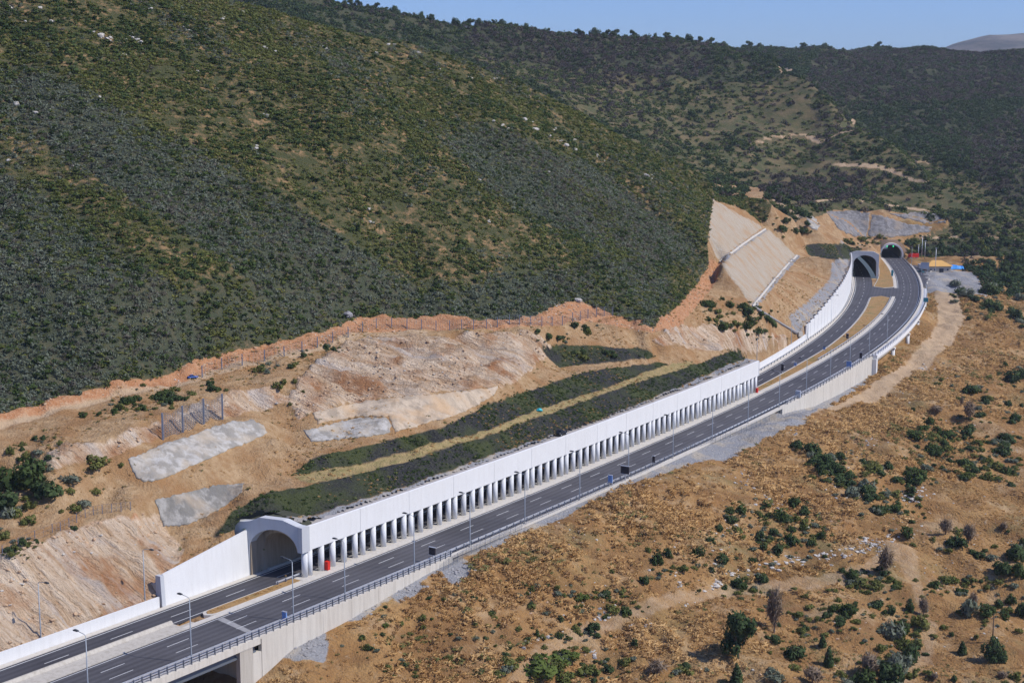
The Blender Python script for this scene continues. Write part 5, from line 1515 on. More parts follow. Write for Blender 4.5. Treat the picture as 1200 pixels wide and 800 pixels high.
cut = sample((rockface | redbank) & (YY < 520), 2600, -140, 110, 190, 520, lambda x, y, u, v: np.clip(0.35 + 1.5 * fbm(x, y, 7, 3, 92), 0.02, 1), 20)
n_c = len(cut); kk = rng.random(n_c)
hillr = []
HR = [(14, 8), (45, 9), (30, 25), (60, 25), (112, 36), (118, 43), (128, 46), (152, 44), (160, 47), (166, 51), (140, 64), (146, 65), (248, 51), (260, 22), (312, 57), (320, 62), (278, 83), (234, 82), (378, 55), (382, 57), (345, 20), (362, 22), (40, 132), (64, 125), (18, 120), (312, 136), (300, 174), (10, 188), (88, 197), (115, 113), (216, 33), (285, 15), (175, 9), (157, 9), (220, 35), (407, 90), (420, 98), (455, 100), (441, 63), (460, 53), (492, 62), (514, 81), (550, 91), (580, 94), (578, 141), (590, 149), (615, 140), (620, 143), (626, 152), (640, 158), (650, 152), (655, 166), (663, 170), (672, 175), (700, 183), (706, 190), (660, 117), (553, 179), (560, 209), (430, 245), (436, 260), (573, 258), (552, 183), (757, 206), (760, 208), (674, 164), (594, 150), (640, 203)]
hp_ = px_cloud([(u, v, 2.0, 1.2, 3) for u, v in HR])
sets = [(RW, st, sizes(len(st), 0.18, 0.62, 0.6, 1.0)), (RW + RG, st2, sizes(len(st2), 0.14, 0.5, 0.6, 1.0)), (RW + RO, scat, sizes(len(scat), 0.10, 0.34, 0.6, 1.0)),
        (RO, cut[kk < 0.85], sizes((kk < 0.85).sum(), 0.1, 0.42, 0.6, 1.0)), (RW, cut[kk >= 0.85], sizes((kk >= 0.85).sum(), 0.1, 0.34, 0.6, 1.0)),
        (RW, hp_, sizes(len(hp_), 0.25, 0.75, 0.8, 1.2))]
vg = px_cloud([(362, 752, 8, 10, 90), (420, 712, 12, 6, 60), (478, 690, 10, 5, 50), (537, 668, 8, 6, 40)])
vg2 = sample(verge & right, 1600, -40, 120, 230, 520, None, 20)
sets.append((RG, vg, sizes(len(vg), 0.15, 0.5, 0.6, 1.0))); sets.append((RG + RW, vg2, sizes(len(vg2), 0.07, 0.22, 0.6, 1.0)))
scatter('loose_stones', sets, 'pale stones and rubble scattered over slopes and cuttings')
BRK = [rock_mesh('rock_white', 450 + i, 2) for i in range(4)] + [rock_mesh('rock_grey', 460, 2)]
BOULD = [(408, 371, 1.5, 4, 'large grey boulder at the scrub edge above the long fence'), (118, 42, 1.3, 0, 'pale boulder high on the near hill, largest of its cluster'), (615, 141, 1.4, 1, 'white boulder at the upper end of the rock band on the spur'), (627, 153, 1.5, 2, 'long white boulder in the middle of the rock band on the spur'),
         (642, 160, 1.3, 3, 'white boulder right of the middle of the rock band'), (663, 171, 1.4, 1, 'white boulder near the lower end of the rock band'), (673, 176, 1.2, 0, 'white boulder at the lower end of the rock band on the spur'), (758, 207, 1.3, 4, 'grey boulder on the spur right of the rock band'),
         (967, 553, 0.9, 0, 'white boulder in the long dark thicket on the dry slope'), (978, 556, 0.7, 2, 'pale slab beside the white boulder in the dark thicket'), (840, 688, 0.7, 3, 'pale boulder left of the stone heap line'), (946, 619, 0.6, 1, 'white boulder among the middle slope bushes'), (677, 353, 1.0, 2, 'pale rock on top of the red scar at the scrub edge'), (1068, 586, 0.7, 1, 'white boulder in the stone scatter below the dark thicket')]
for u, v, r_, i, lab in BOULD:
    r_ *= 1.0 if v > 300 else 0.72
    p = hit(u, v)[0]
    o = link('boulder', BRK[i], None, p + np.array([0, 0, r_ * 0.25]), random.random() * 6)
    o.scale = (r_, r_ * 0.8, r_ * 0.8)
    tag(o, lab, 'boulder', 'boulders on the hillsides')

# ------------------------------------------------------------------ single shrubs and trees
def limb_mesh(name, mat, seed, h=0.5, n=5, spread=0.5, r=0.05, depth=1):
    g = np.random.default_rng(seed); mb = MB()
    mb.tube([(0, 0, -0.15), (0.02, 0.01, h * 0.4), (0.03, 0.02, h)], [r * 1.3, r, r * 0.7], 6)
    for i in range(n):
        a = 2 * math.pi * i / n + g.normal(0, 0.3); z0 = h * (0.35 + 0.5 * g.random())
        q = spread * (0.6 + 0.6 * g.random())
        e = (q * math.cos(a), q * math.sin(a), z0 + 0.35 * (0.5 + g.random()))
        m_ = (e[0] * 0.5, e[1] * 0.5, z0 + (e[2] - z0) * 0.35)
        mb.tube([(0.02, 0.01, z0), m_, e], [r * 0.6, r * 0.45, r * 0.2], 5)
        for j in range(depth * 3):
            w_ = 0.4 + 0.6 * g.random(); b0 = tuple(np.array(m_) * (1 - w_) + np.array(e) * w_)
            d = g.normal(0, 0.2, 3); d[2] = abs(d[2]) + 0.08
            mb.tube([b0, tuple(np.array(b0) + d)], [r * 0.25, r * 0.08], 4)
    return mb.mesh(name, mat, True, False)
KIND = {}
def kind(key, leaf, barkm, crowns, limbs): KIND[key] = (crowns, limbs)
def lobes_open(g, n=15):
    out = [(0, 0, 0.5, 0.2), (0.05, 0, 0.75, 0.2)]
    for i in range(n):
        a = i * 2.4 + g.normal(0, 0.5); z = 0.26 + 0.66 * ((i * 0.618) % 1); q = (0.16 + 0.28 * g.random()) * (1.15 - 0.45 * abs(z - 0.5))
        out.append((q * math.cos(a), q * math.sin(a), z, 0.11 + 0.10 * g.random()))
    return out
def lobes_tree(g, n=9, z0=0.35, z1=1.0, w_=0.42):
    out = []
    for i in range(n):
        t = i / (n - 1); a = i * 2.4 + g.normal(0, 0.3)
        q = w_ * (0.75 - 0.35 * t) * (0.6 + 0.5 * g.random()) if i else 0
        out.append((q * math.cos(a), q * math.sin(a), z0 + (z1 - z0) * t * 0.85, 0.24 * (1.15 - 0.45 * t) * (0.8 + 0.4 * g.random())))
    return out
lm = [limb_mesh('trunk', 'bark', 500 + i, 0.45, 5, 0.4, 0.05) for i in range(2)]
lmg = [limb_mesh('trunk', 'grey_bark', 510 + i, 0.6, 7, 0.42, 0.045, 2) for i in range(3)]
def mk(mat, n, size, seed, cnt=3, h=0.9, **kw):
    return [leaf_mesh('crown', mat, n, dome_lobes(np.random.default_rng(seed + i), 7, 0.42, 0.5, h), size, 1.0, seed + i, **kw) for i in range(cnt)]
KIND['dark'] = (mk('leaf_tree', 420, 0.12, 520, 4), lm)
KIND['green'] = (mk('leaf_olive', 380, 0.12, 530, 3), lm)
KIND['bright'] = (mk('leaf_bright', 420, 0.12, 540, 2), lm)
KIND['grey'] = (mk('leaf_grey', 340, 0.12, 550, 2, elong=1.3, up=0.2), lm)
KIND['deep'] = (mk('leaf_dark', 420, 0.12, 560, 3), lm)
KIND['bare'] = ([leaf_mesh('crown', 'twig', 300, lobes_tree(np.random.default_rng(570 + i), 9, 0.45, 1.0, 0.5), 0.10, 1.0, 570 + i, elong=3.2, up=0.35, inner=0.25) for i in range(3)], lmg)
KIND['tree'] = ([leaf_mesh('crown', 'leaf_tree', 1600, lobes_open(np.random.default_rng(580 + i)), 0.055, 1.0, 580 + i, inner=0.45) for i in range(2)], lm)
KIND['round'] = ([leaf_mesh('crown', 'leaf_tree', 1700, dome_lobes(np.random.default_rng(590), 11, 0.36, 0.38, 1.0) + [(0, 0, 0.72, 0.32), (0.15, 0.1, 0.85, 0.22)], 0.06, 1.0, 590)], lm)
KIND['cone'] = ([leaf_mesh('crown', 'leaf_tree', 700, [(0, 0, 0.15 + 0.1 * i, 0.34 * (1 - 0.085 * i)) for i in range(9)], 0.085, 0.8, 600 + i) for i in range(2)], lm)
COLW = {'dark': 'dark green', 'green': 'olive green', 'bright': 'bright green', 'grey': 'grey green', 'deep': 'very dark green', 'bare': 'bare grey', 'tree': 'dark green', 'round': 'dark green', 'cone': 'dark green'}
MARKS = [(1164, 770, 'the round tree'), (865, 765, 'the oak like tree'), (907, 730, 'the big leafless tree'), (1037, 665, 'the little leafless tree'), (1163, 725, 'the wooden pole'), (935, 655, 'the white stone line'), (1016, 640, 'the white stone heap'), (1000, 565, 'the long dark thicket'), (925, 478, 'the beige wall'),
         (1045, 430, 'the viaduct piers'), (1110, 400, 'the dirt path'), (632, 780, 'the bright green thicket'), (706, 725, 'the small rock pile'), (500, 650, 'the first message board'), (733, 497, 'the reddish message board'), (1068, 582, 'the stone scatter'), (1130, 530, 'the green hollow thicket'), (1100, 312, 'the yellow roofed building'),
         (230, 535, 'the pale concrete face'), (226, 495, 'the four post fence'), (230, 595, 'the dull grey concrete face'), (410, 505, 'the streaked concrete face'), (460, 388, 'the long fence'), (700, 417, 'the upper netted slope'), (600, 480, 'the middle netted slope'), (400, 744, 'the grey gravel heap'), (30, 590, 'the left edge thicket'), (1055, 770, 'the lower thicket'), (880, 300, 'the far concrete faces'), (850, 370, 'the orange bank'), (226, 442, 'the blue car'), (120, 640, 'the rust stained cutting'), (1180, 660, 'the right edge trees'), (815, 380, 'the far red bank'), (690, 372, 'the red scar')]
USED = {}
def where(u, v, skip=0):
    d = sorted((math.hypot(u - a, (v - b) * 1.3), a, b, n_) for a, b, n_ in MARKS)
    dd, a, b, n_ = d[skip]
    dx, dy = u - a, v - b
    if abs(dx) > 1.6 * abs(dy): w_ = 'right of' if dx > 0 else 'left of'
    else: w_ = 'below' if dy > 0 else 'above'
    if dd < 22: w_ = 'close ' + w_
    elif dd > 70: w_ = 'well ' + w_
    return w_ + ' ' + n_
def name_label(u, v, w_, h_, key, noun, extra=None):
    size = 'tiny' if w_ < 9 else 'small' if w_ < 14 else 'medium' if w_ < 22 else 'large' if w_ < 34 else 'very large'
    form = '' if key in ('bare', 'cone', 'tree', 'round') else ('flat ' if h_ < 0.5 * w_ else 'upright ' if h_ > 1.05 * w_ else '')
    base = extra or f'{size} {form}{COLW[key]} {noun}'
    l1 = base + ' ' + where(u, v)
    if l1 in USED: l1 = base + ' ' + where(u, v) + ', ' + where(u, v, 1)
    if l1 in USED and len(l1.split()) < 14: l1 = base + ' ' + where(u, v, 1) + ', ' + where(u, v, 2)
    USED[l1] = 1
    return ' '.join(l1.split()[:16])
def plant(u, v, w_, h_, key, extra=None, group=None, noun=None):
    p = hit(u, v)[0]
    ppm = FPX / max(p[1], 1)
    crowns, limbs = KIND[key]
    big = key in ('tree', 'round', 'cone', 'bare')
    nm = {'tree': 'tree', 'round': 'tree', 'cone': 'small_tree', 'bare': 'bare_tree'}.get(key, 'shrub')
    noun = noun or {'tree': 'tree', 'round': 'tree', 'cone': 'young tree', 'bare': 'leafless shrub'}.get(key, 'shrub')
    lab = extra or name_label(u, v, w_, h_, key, noun)
    r_ = thing(nm, p - np.array([0, 0, 0.08]), lab, 'tree' if nm != 'shrub' else 'shrub', group or ('trees on the lower slope' if big else 'shrubs on the dry slopes'), random.random() * 6.28)
    sx = w_ / ppm / 1.75 if key not in ('tree', 'cone', 'bare') else w_ / ppm / (1.25 if key != 'cone' else 0.8)
    szz = h_ / ppm / (1.02 if key in ('tree', 'bare', 'cone') else 1.0 if key != 'round' else 1.12)
    c = link('crown', crowns[random.randrange(len(crowns))], r_); c.scale = (sx, sx, szz)
    t = link('trunk', limbs[random.randrange(len(limbs))], r_); t.scale = (sx * 0.8, sx * 0.8, szz * 0.9)
    return r_
PL = [(1164, 775, 44, 34, 'round', 'big round dark green tree standing alone in the dry field'), (865, 773, 54, 66, 'tree', 'tall oak like dark green tree at the bottom of the dry slope'), (907, 741, 26, 52, 'bare', 'big leafless grey tree behind the oak like tree'),
      (1037.5, 673, 22, 33, 'bare', 'little leafless tree with a dark trunk below the white stone heap'), (1127.5, 766, 14, 17, 'cone'), (971, 780, 15, 26, 'cone'), (964, 757, 12, 16, 'cone'), (932, 771, 34, 22, 'dark'), (952, 800, 28, 20, 'bare'), (975, 717, 13, 12, 'deep'), (995, 720, 26, 19, 'deep'),
      (1045, 746, 34, 24, 'grey'), (1056, 744, 26, 22, 'deep'), (1079, 735, 26, 20, 'green'), (1066, 716, 15, 18, 'dark'), (1082, 720, 16, 20, 'bare'), (1067, 776, 30, 32, 'dark'), (1050, 786, 40, 28, 'grey'), (1042, 797, 40, 30, 'dark'), (1018, 790, 24, 26, 'bare'), (1012, 806, 40, 30, 'deep'), (1031, 763, 12, 14, 'green'), (1058, 760, 26, 20, 'green'),
      (985, 792, 16, 10, 'green'), (1135, 720, 26, 26, 'grey'), (1140, 712, 16, 18, 'bare'), (1157, 720, 26, 16, 'deep'), (1170, 711, 14, 14, 'dark'), (1184, 707, 16, 15, 'dark'), (1177, 725, 14, 14, 'deep'), (1197, 722, 20, 24, 'dark'), (1095, 689, 16, 13, 'deep'), (1110, 681, 26, 10, 'green'), (1150, 682, 8, 6, 'dark'),
      (1176, 672, 30, 20, 'dark'), (1190, 655, 34, 24, 'dark'), (1194, 675, 26, 22, 'deep'), (1198, 641, 12, 16, 'dark'), (1120, 640, 30, 18, 'dark'), (1135, 636, 22, 22, 'bare'), (1108, 626, 20, 18, 'bare'), (1093, 634, 10, 8, 'green'), (1063, 628, 18, 15, 'deep'), (998, 676, 18, 13, 'deep'), (1035, 675, 13, 11, 'dark'), (1008, 684, 26, 9, 'green'), (1026, 688, 20, 8, 'green'),
      (1045, 719, 13, 16, 'dark'), (1028, 711, 22, 12, 'dark'), (1115, 745, 8, 8, 'dark'), (1144, 748, 8, 8, 'green'), (908, 752, 20, 13, 'dark'), (910, 797, 30, 14, 'grey'), (863, 802, 20, 28, 'cone'), (743.5, 758, 11, 16, 'dark'), (734, 720, 18, 14, 'deep'), (718, 717, 20, 13, 'green'), (694, 739, 22, 15, 'dark'), (709, 699, 22, 11, 'dark'),
      (755, 684, 16, 14, 'dark'), (770, 661, 17, 18, 'deep'), (782, 651, 14, 13, 'dark'), (818, 652, 18, 16, 'deep'), (832, 636, 14, 10, 'dark'), (847, 659, 22, 15, 'dark'), (843, 622, 14, 12, 'dark'), (866, 688, 28, 16, 'deep'), (893, 682, 20, 13, 'dark'), (850, 690, 8, 9, 'dark'), (801, 668, 18, 8, 'green'), (833, 668, 10, 7, 'dark'),
      (629, 746, 9, 13, 'deep'), (657, 727, 10, 10, 'dark'), (623, 692, 10, 8, 'green'), (622, 710, 10, 9, 'dark'), (632, 790, 56, 24, 'bright', 'very large bright green low shrub at the bottom of the slope'), (662, 774, 46, 18, 'bright', 'bright green low shrub just above the very large bright one'), (652, 786, 24, 16, 'green'), (694, 788, 24, 15, 'green'), (714, 787, 16, 13, 'dark'), (732, 778, 20, 12, 'green'),
      (695, 801, 14, 12, 'dark'), (800, 787, 30, 9, 'green'), (770, 790, 30, 18, 'bare'), (805, 783, 12, 10, 'dark'), (470, 733, 9, 8, 'green'), (430, 760, 12, 10, 'green'), (454, 784, 14, 10, 'green'), (452, 734, 10, 8, 'bright'), (487, 783, 10, 7, 'green'), (520, 703, 8, 6, 'green'), (557, 733, 8, 7, 'green'), (575, 720, 8, 6, 'green'), (680, 702, 26, 10, 'bright'), (545, 695, 9, 6, 'green'), (655, 745, 12, 8, 'green'),
      (1136, 461, 24, 14, 'dark'), (1154, 473, 14, 13, 'dark'), (1187, 448, 24, 20, 'dark'), (1198, 442, 14, 14, 'dark'), (1178, 429, 8, 7, 'deep'), (1189, 493, 17, 12, 'dark'), (1182, 476, 12, 10, 'dark'), (1197, 477, 8, 7, 'dark'), (1089, 499, 17, 14, 'deep'), (1136, 506, 20, 13, 'dark'), (1179, 518, 27, 14, 'dark'), (1136, 491, 16, 20, 'bare'), (1148, 488, 17, 8, 'dark'), (1097, 484, 16, 9, 'bare'), (1070, 482, 7, 7, 'deep'), (1127, 475, 6, 10, 'bare'),
      (1073, 565, 34, 22, 'deep'), (1041, 549, 14, 13, 'dark'), (1022, 552, 30, 14, 'green'), (985, 537, 14, 12, 'dark'), (1048, 582, 20, 10, 'green'), (1176, 620, 12, 8, 'bare'), (1175, 795, 16, 9, 'bare'), (1118, 798, 10, 12, 'dark'), (1190, 795, 20, 12, 'green'), (1095, 796, 12, 8, 'bare'),
      (30, 572, 60, 42, 'deep'), (58, 582, 42, 26, 'dark'), (8, 598, 40, 30, 'dark'), (6, 570, 34, 30, 'deep'), (40, 555, 40, 24, 'dark'), (2, 632, 20, 14, 'green'), (8, 606, 22, 16, 'grey')]
for q in PL: plant(q[0], q[1], q[2], q[3], q[4], q[5] if len(q) > 5 else None)
LOW = []
def cluster(poly, n, wlo, whi, keys, ratio=0.6, group='shrubs on the dry slopes'):
    p = np.array(poly, float); c = 0
    while c < n:
        u = p[:, 0].min() + np.ptp(p[:, 0]) * random.random(); v = p[:, 1].min() + np.ptp(p[:, 1]) * random.random()
        if not inpoly(poly, np.array([u]), np.array([v]))[0]: continue
        w_ = wlo + (whi - wlo) * random.random() ** 1.4
        k_ = random.choice(keys); h_ = w_ * ratio * (0.8 + 0.5 * random.random())
        if c < n * 0.42: plant(round(u, 1), round(v, 1), max(w_, wlo + 0.45 * (whi - wlo)), h_ * 1.1, k_, None, group)
        else: LOW.append((u, v, w_, h_, k_))
        c += 1
cluster([(930, 524), (950, 528), (985, 552), (1010, 572), (1045, 590), (1060, 602), (1030, 603), (1000, 588), (965, 556)], 26, 16, 30, ['deep', 'dark', 'dark', 'grey'], 0.55)
cluster([(1065, 500), (1100, 505), (1150, 508), (1190, 520), (1180, 560), (1150, 568), (1120, 548), (1080, 530)], 34, 12, 26, ['dark', 'green', 'green', 'deep'], 0.55)
cluster([(850, 598), (880, 590), (925, 585), (965, 610), (975, 640), (930, 640), (885, 662), (850, 640)], 34, 9, 20, ['dark', 'green', 'deep'], 0.7)
cluster([(1115, 330), (1160, 338), (1200, 350), (1205, 395), (1170, 372), (1130, 352)], 22, 10, 22, ['deep', 'dark', 'grey'], 0.65)
cluster([(1140, 318), (1200, 300), (1205, 340), (1160, 335)], 16, 10, 20, ['dark', 'deep'], 0.65)
cluster([(1060, 282), (1090, 276), (1200, 270), (1205, 292), (1150, 296), (1110, 300), (1064, 298)], 36, 7, 14, ['dark', 'deep', 'green'], 0.7, 'bushes beside the far tunnel')
cluster([(880, 690), (980, 700), (1010, 735), (930, 745)], 12, 10, 18, ['green', 'dark'], 0.5)
cluster([(560, 640), (800, 620), (830, 700), (700, 790), (480, 790)], 14, 5, 9, ['green', 'dark'], 0.8)
bench = 'bushes on the cutting benches'
cluster([(95, 487), (150, 468), (215, 456), (262, 448), (256, 462), (190, 478), (140, 486), (105, 492)], 26, 8, 20, ['dark', 'green', 'deep'], 0.6, bench)
cluster([(258, 440), (300, 430), (345, 420), (380, 408), (415, 395), (412, 402), (350, 432), (300, 440)], 16, 6, 13, ['dark', 'green', 'grey'], 0.65, bench)
cluster([(0, 520), (60, 512), (90, 525), (60, 540), (0, 540)], 10, 8, 16, ['green', 'dark'], 0.6, bench)
cluster([(0, 645), (40, 632), (90, 612), (88, 620), (40, 645), (0, 656)], 12, 7, 15, ['green', 'dark'], 0.5, bench)
cluster([(610, 392), (690, 372), (700, 390), (640, 402)], 9, 6, 14, ['dark', 'green'], 0.7, bench)
cluster([(655, 410), (745, 408), (760, 418), (690, 424)], 8, 8, 16, ['green', 'dark'], 0.4, bench)
cluster([(820, 350), (870, 352), (908, 382), (880, 398), (830, 385)], 30, 8, 18, ['dark', 'green', 'deep'], 0.6, 'bushes on the orange bank')
cluster([(905, 262), (945, 258), (948, 275), (915, 280)], 10, 8, 14, ['deep', 'dark'], 0.6, 'bushes above the far concrete faces')
cluster([(975, 282), (1020, 274), (1040, 284), (1012, 290)], 7, 7, 14, ['green', 'dark'], 0.5, 'bushes above the far portal')
for q in ((115, 547, 10, 8), (142, 546, 9, 6), (72, 600, 8, 6), (325, 455, 16, 11), (332, 450, 10, 9), (168, 452, 9, 5), (345, 448, 8, 6), (340, 475, 7, 6), (355, 460, 7, 5), (205, 457, 16, 6)): plant(*q, 'green', None, bench)

for q in list(LOW) + [(a[0], a[1], a[2], a[3], a[4]) for a in PL if a[4] in ('dark', 'green', 'deep', 'bright') and a[2] > 11]:
    for _ in range(6):
        w_ = q[2] * random.uniform(0.25, 0.6)
        LOW.append((q[0] + random.gauss(0, q[2] * 0.75), q[1] + random.gauss(0, q[3] * 0.55), w_, w_ * random.uniform(0.35, 0.6), random.choice(['green', 'dark', 'green', 'grey'])))
for poly, n in (([(985, 668), (1040, 664), (1060, 690), (1000, 700)], 40), ([(860, 690), (1000, 690), (1020, 740), (900, 760)], 50), ([(1080, 690), (1150, 670), (1170, 690), (1110, 700)], 22), ([(840, 600), (960, 590), (990, 650), (860, 670)], 60), ([(1060, 505), (1195, 510), (1200, 560), (1080, 570)], 70), ([(980, 540), (1080, 560), (1090, 610), (1010, 600)], 40), ([(600, 680), (740, 690), (740, 780), (610, 790)], 60), ([(380, 720), (560, 680), (620, 790), (420, 795)], 60), ([(1000, 690), (1090, 690), (1080, 800), (1000, 800)], 40), ([(1100, 440), (1200, 430), (1200, 500), (1110, 500)], 30)):
    p_ = np.array(poly, float); c_ = 0
    while c_ < n:
        u = p_[:, 0].min() + np.ptp(p_[:, 0]) * random.random(); v = p_[:, 1].min() + np.ptp(p_[:, 1]) * random.random()
        if inpoly(poly, np.array([u]), np.array([v]))[0]:
            w_ = random.uniform(4, 13); LOW.append((u, v, w_, w_ * random.uniform(0.3, 0.6), random.choice(['green', 'green', 'dark', 'grey']))); c_ += 1
lo_ = hit([q[0] for q in LOW], [q[1] for q in LOW]); sets = []
okl = ~at_grid(blur((strip | verge).astype(float), 2) > 0.05, lo_[:, 0], lo_[:, 1]) & (lo_[:, 1] < 1000)
for key in sorted({q[4] for q in LOW}):
    ii = [i for i, q in enumerate(LOW) if q[4] == key and okl[i]]
    sc_ = np.array([[LOW[i][2] / (FPX / lo_[i, 1]) / 1.75] * 2 + [LOW[i][3] / (FPX / lo_[i, 1])] for i in ii])
    sets.append((KIND[key][0], lo_[ii], sc_))
scatter('undergrowth', sets, 'low bushes filling the thickets on slopes and benches')

# trees along the skyline of the far hills
SKY = [404, 412, 421, 432, 441, 452, 463, 476, 492, 494, 507, 521, 534, 545, 549, 561, 569, 578, 588, 597, 606, 617, 626, 642, 655, 668, 679, 697, 711, 721, 733, 742, 756, 768, 782, 795, 808, 820, 833, 848, 861, 878, 891, 903, 918, 934, 941, 953, 966, 975, 990, 1003, 1030]
for i, u in enumerate(SKY):
    Yc = np.arange(900, 1750, 4.0); a, b, c = ray(u, 40)
    x = a / b * Yc; zz = hz(x, Yc)
    _, vv = project(np.stack([x, Yc, zz], -1)); j = int(np.argmin(vv))
    key = 'tree' if i % 3 else 'round'
    h_ = random.choice([3.6, 4.2, 4.8, 5.4, 6.2, 7.4]); w_ = h_ * random.uniform(1.0, 1.8)
    r_ = thing('skyline_tree', (x[j], Yc[j] - 3 + 6 * random.random(), zz[j] - 0.9), ('broad' if w_ > 1.5 * h_ else 'tall' if h_ > 6 else 'small' if h_ < 4 else 'round') + ' dark tree on the far skyline, ' + ('leftmost there' if i == 0 else str(i + 1) + ('nd' if i % 10 == 1 and i != 11 else 'rd' if i % 10 == 2 and i != 12 else 'st' if i % 10 == 0 and i != 10 else 'th') + ' from the left'), 'tree', 'trees on the skyline', i * 1.3)
    cr = KIND[key][0]; c_ = link('crown', cr[i % len(cr)], r_); c_.scale = (w_ / 1.35, w_ / 1.35, h_)
    t = link('trunk', lm[i % 2], r_); t.scale = (w_ * 0.5, w_ * 0.5, h_ * 0.8)

# ------------------------------------------------------------------ fences
def fence(uvs, h, label, post_w=0.16, wires=6, cross=4, sag=0.0, cat='fence', mesh_w=0.022, name='fence', top=True):
    P_ = hit([q[0] for q in uvs], [q[1] for q in uvs])
    root = thing(name, P_[len(P_) // 2], label, cat)
    pm = MB().box((0, 0, h / 2 - 0.2), (post_w, post_w, h + 0.4)).mesh('post', 'fence_post')
    for p in P_: child(link('post', pm, None, p), root)
    mb = MB()
    for a, b in zip(P_[:-1], P_[1:]):
        for k_ in range(wires):
            f = (k_ + 0.5) / wires if not top else k_ / (wires - 1)
            za = h * f
            mid = (a + b) / 2 + np.array([0, 0, za - sag * f])
            mb.tube([tuple(a + [0, 0, za]), tuple(mid), tuple(b + [0, 0, za])], mesh_w, 3, False)
        for k_ in range(1, cross):
            f = k_ / cross; q = a + (b - a) * f
            mb.tube([tuple(q + [0, 0, 0.0]), tuple(q + [0, 0, h - sag * 4 * f * (1 - f)])], mesh_w, 3, False)
    m_ = child(mb.build('wire_mesh', 'wire', fix=False), root)
    return root
fence([(237, 442), (260, 433), (284, 428), (310, 423), (333, 418.5), (354, 412.6), (372, 407), (390, 401), (408, 395), (425, 389), (441, 385), (459, 384), (477, 385), (494, 386), (511, 387), (527, 387), (541, 386), (555, 386), (570, 385), (583, 383), (597, 380), (609, 380), (622, 381), (635, 382), (647, 382), (659, 381), (671, 377), (680, 375), (689, 373), (699, 371), (708, 370), (718, 370)], 2.5, 'long wire fence of grey posts along the bench under the scrub edge', 0.2, 6, 6)
fence([(191, 515), (214.5, 506), (239, 496.5), (261, 491)], 5.0, 'tall four post rockfall fence with sagging net above the pale concrete face', 0.3, 12, 12, 0.8, 'fence', 0.045)
fence([(3, 650), (21.6, 641), (41, 632), (61.5, 624), (71, 622), (81, 617), (90, 612), (100, 606), (109.5, 603), (120, 601), (131, 600), (142, 599), (153, 598)], 1.5, 'low fence of thin pale posts on the lower left bench', 0.09, 3, 2)
vf = [(520, 668), (553, 648), (586.5, 632), (625, 613), (664, 595.5), (700, 579), (730, 565.5), (754, 555), (782, 541), (810, 528), (843, 517), (880.5, 503), (912, 489)]
vu = np.array(vf, float); t_ = np.linspace(0, len(vu) - 1, 74)
fence([(float(np.interp(t, range(len(vu)), vu[:, 0])), float(np.interp(t, range(len(vu)), vu[:, 1]))) for t in t_], 1.7, 'long light chain link fence along the gravel verge', 0.07, 7, 3)
# steel drain on the far slope, footings along the verge fence
P_ = hit([884, 895, 905, 915, 925, 936], [361, 368, 374, 380, 386, 392])
dr = thing('drain_channel', P_[3], 'dark concrete drain running down the orange bank to the road wall', 'drain')
mb = MB()
for a, b in zip(P_[:-1], P_[1:]):
    d = b - a; l_ = np.linalg.norm(d); 
    mb.tube([tuple(a + [0, 0, 0.25]), tuple(b + [0, 0, 0.25])], 0.55, 6)
child(mb.build('channel', 'rock_grey'), dr)
child(MB().box(P_[-1] + np.array([0, 0, 0.4]), (2.0, 2.0, 1.6), 0.6).build('inlet', 'old_concrete'), dr)
for us_, lab in (([(843, 308), (857, 297), (869, 288), (883, 278), (897, 269)], 'upper pale concrete gutter along the bench of the far cutting'), ([(882, 360), (894, 345), (907, 329), (920, 314), (934, 300)], 'lower pale concrete gutter along the bench of the far cutting')):
    P_ = hit([q[0] for q in us_], [q[1] for q in us_])
    gt = thing('bench_gutter', P_[2], lab, 'gutter')
    for w_, nm, z_ in ((0.35, 'channel', 0.1), (0.18, 'rim', 0.45)):
        mb = MB()
        mb.tube([tuple(p + [0, 0, z_]) for p in P_], w_, 6)
        child(mb.build(nm, 'kerb_concrete'), gt)
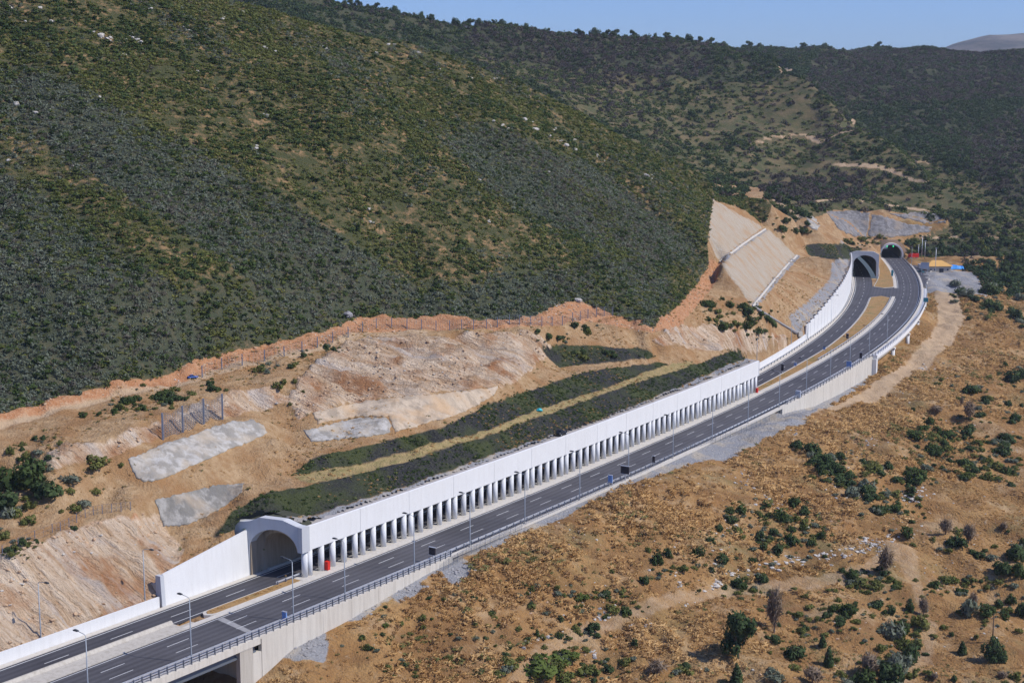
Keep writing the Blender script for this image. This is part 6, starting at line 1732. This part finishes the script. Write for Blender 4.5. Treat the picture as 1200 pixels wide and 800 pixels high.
# utility pole
p = hit(1163, 752)[0]
r = thing('utility_pole', p, 'leaning dark wooden pole with a crossarm behind the round tree', 'utility pole', None, 0.5)
link('pole', MB().tube([(0, 0, -0.4), (0.03, 0, 5.6)], [0.13, 0.09], 8).mesh('pole', 'wood_pole', True), r)
link('crossarm', MB().box((0.03, 0, 4.7), (1.5, 0.1, 0.12)).mesh('crossarm', 'wood_pole'), r)
for ix in (-0.65, 0.65): link('insulator', MB().tube([(ix, 0, 4.75), (ix, 0, 4.98)], [0.05, 0.03], 6).mesh('insulator', 'galvanised'), r)
p = hit(632, 481.5)[0]
tag(link('plastic_sack', rock_mesh('cyan_plastic', 470, 2), None, p + np.array([0, 0, 0.25])), 'bright turquoise sack lying on the bench between the netted slopes', 'sack').scale = (0.55, 0.45, 0.5)

# ------------------------------------------------------------------ distant mountain
def mountain():
    k = NT('mountain_rock'); n1 = k.noise(0.006, 5, 0.65)
    MAT['mountain_rock'] = k.col(k.mix(k.ramp(n1, 0.4, 0.62), (0.055, 0.058, 0.05), (0.20, 0.165, 0.13)))
    xs = np.linspace(600, 3200, 90); ys = np.linspace(3600, 6800, 60)
    X_, Y_ = np.meshgrid(xs, ys)
    prof = np.interp(X_ / Y_ * FPX + 600, [1000, 1060, 1085, 1110, 1150, 1185, 1215, 1300, 1400], [-60, 120, 252, 285, 318, 322, 320, 330, 300])
    fall = np.clip(1 - np.abs(Y_ - 4900) / 1300, 0, 1) ** 0.8
    Zm = prof * fall + fbm(X_, Y_, 500, 4, 95) * 45 * fall + 28
    n_, m_ = X_.shape
    idx = np.arange(n_ * m_).reshape(n_, m_)
    q = np.stack([idx[:-1, :-1], idx[:-1, 1:], idx[1:, 1:], idx[1:, :-1]], -1).reshape(-1, 4)
    me = bpy.data.meshes.new('mountain'); me.from_pydata(np.stack([X_, Y_, Zm], -1).reshape(-1, 3).tolist(), [], q.tolist())
    me.polygons.foreach_set('use_smooth', [True] * len(me.polygons)); me.materials.append(MAT['mountain_rock'])
    tag(link('mountain', me), 'distant bare mountain beyond the far ridge', None, None, 'structure')
mountain()

# ------------------------------------------------------------------ thin haze over the valley
def haze():
    lo_z = float(Z.min()) - 1.0
    mb = MB().box((900, 3430, (lo_z + 430) / 2), (5200, 7000, 430 - lo_z))
    k = bpy.data.materials.new('haze'); k.use_nodes = True
    t = k.node_tree
    t.nodes.remove(t.nodes['Principled BSDF'])
    pv = t.nodes.new('ShaderNodeVolumePrincipled')
    pv.inputs['Color'].default_value = (0.80, 0.88, 1.0, 1); pv.inputs['Density'].default_value = 0.00006
    t.links.new(pv.outputs[0], t.nodes['Material Output'].inputs['Volume'])
    MAT['haze'] = k
    tag(mb.build('haze', 'haze'), 'thin pale blue haze over the valley', None, None, 'stuff')
haze()
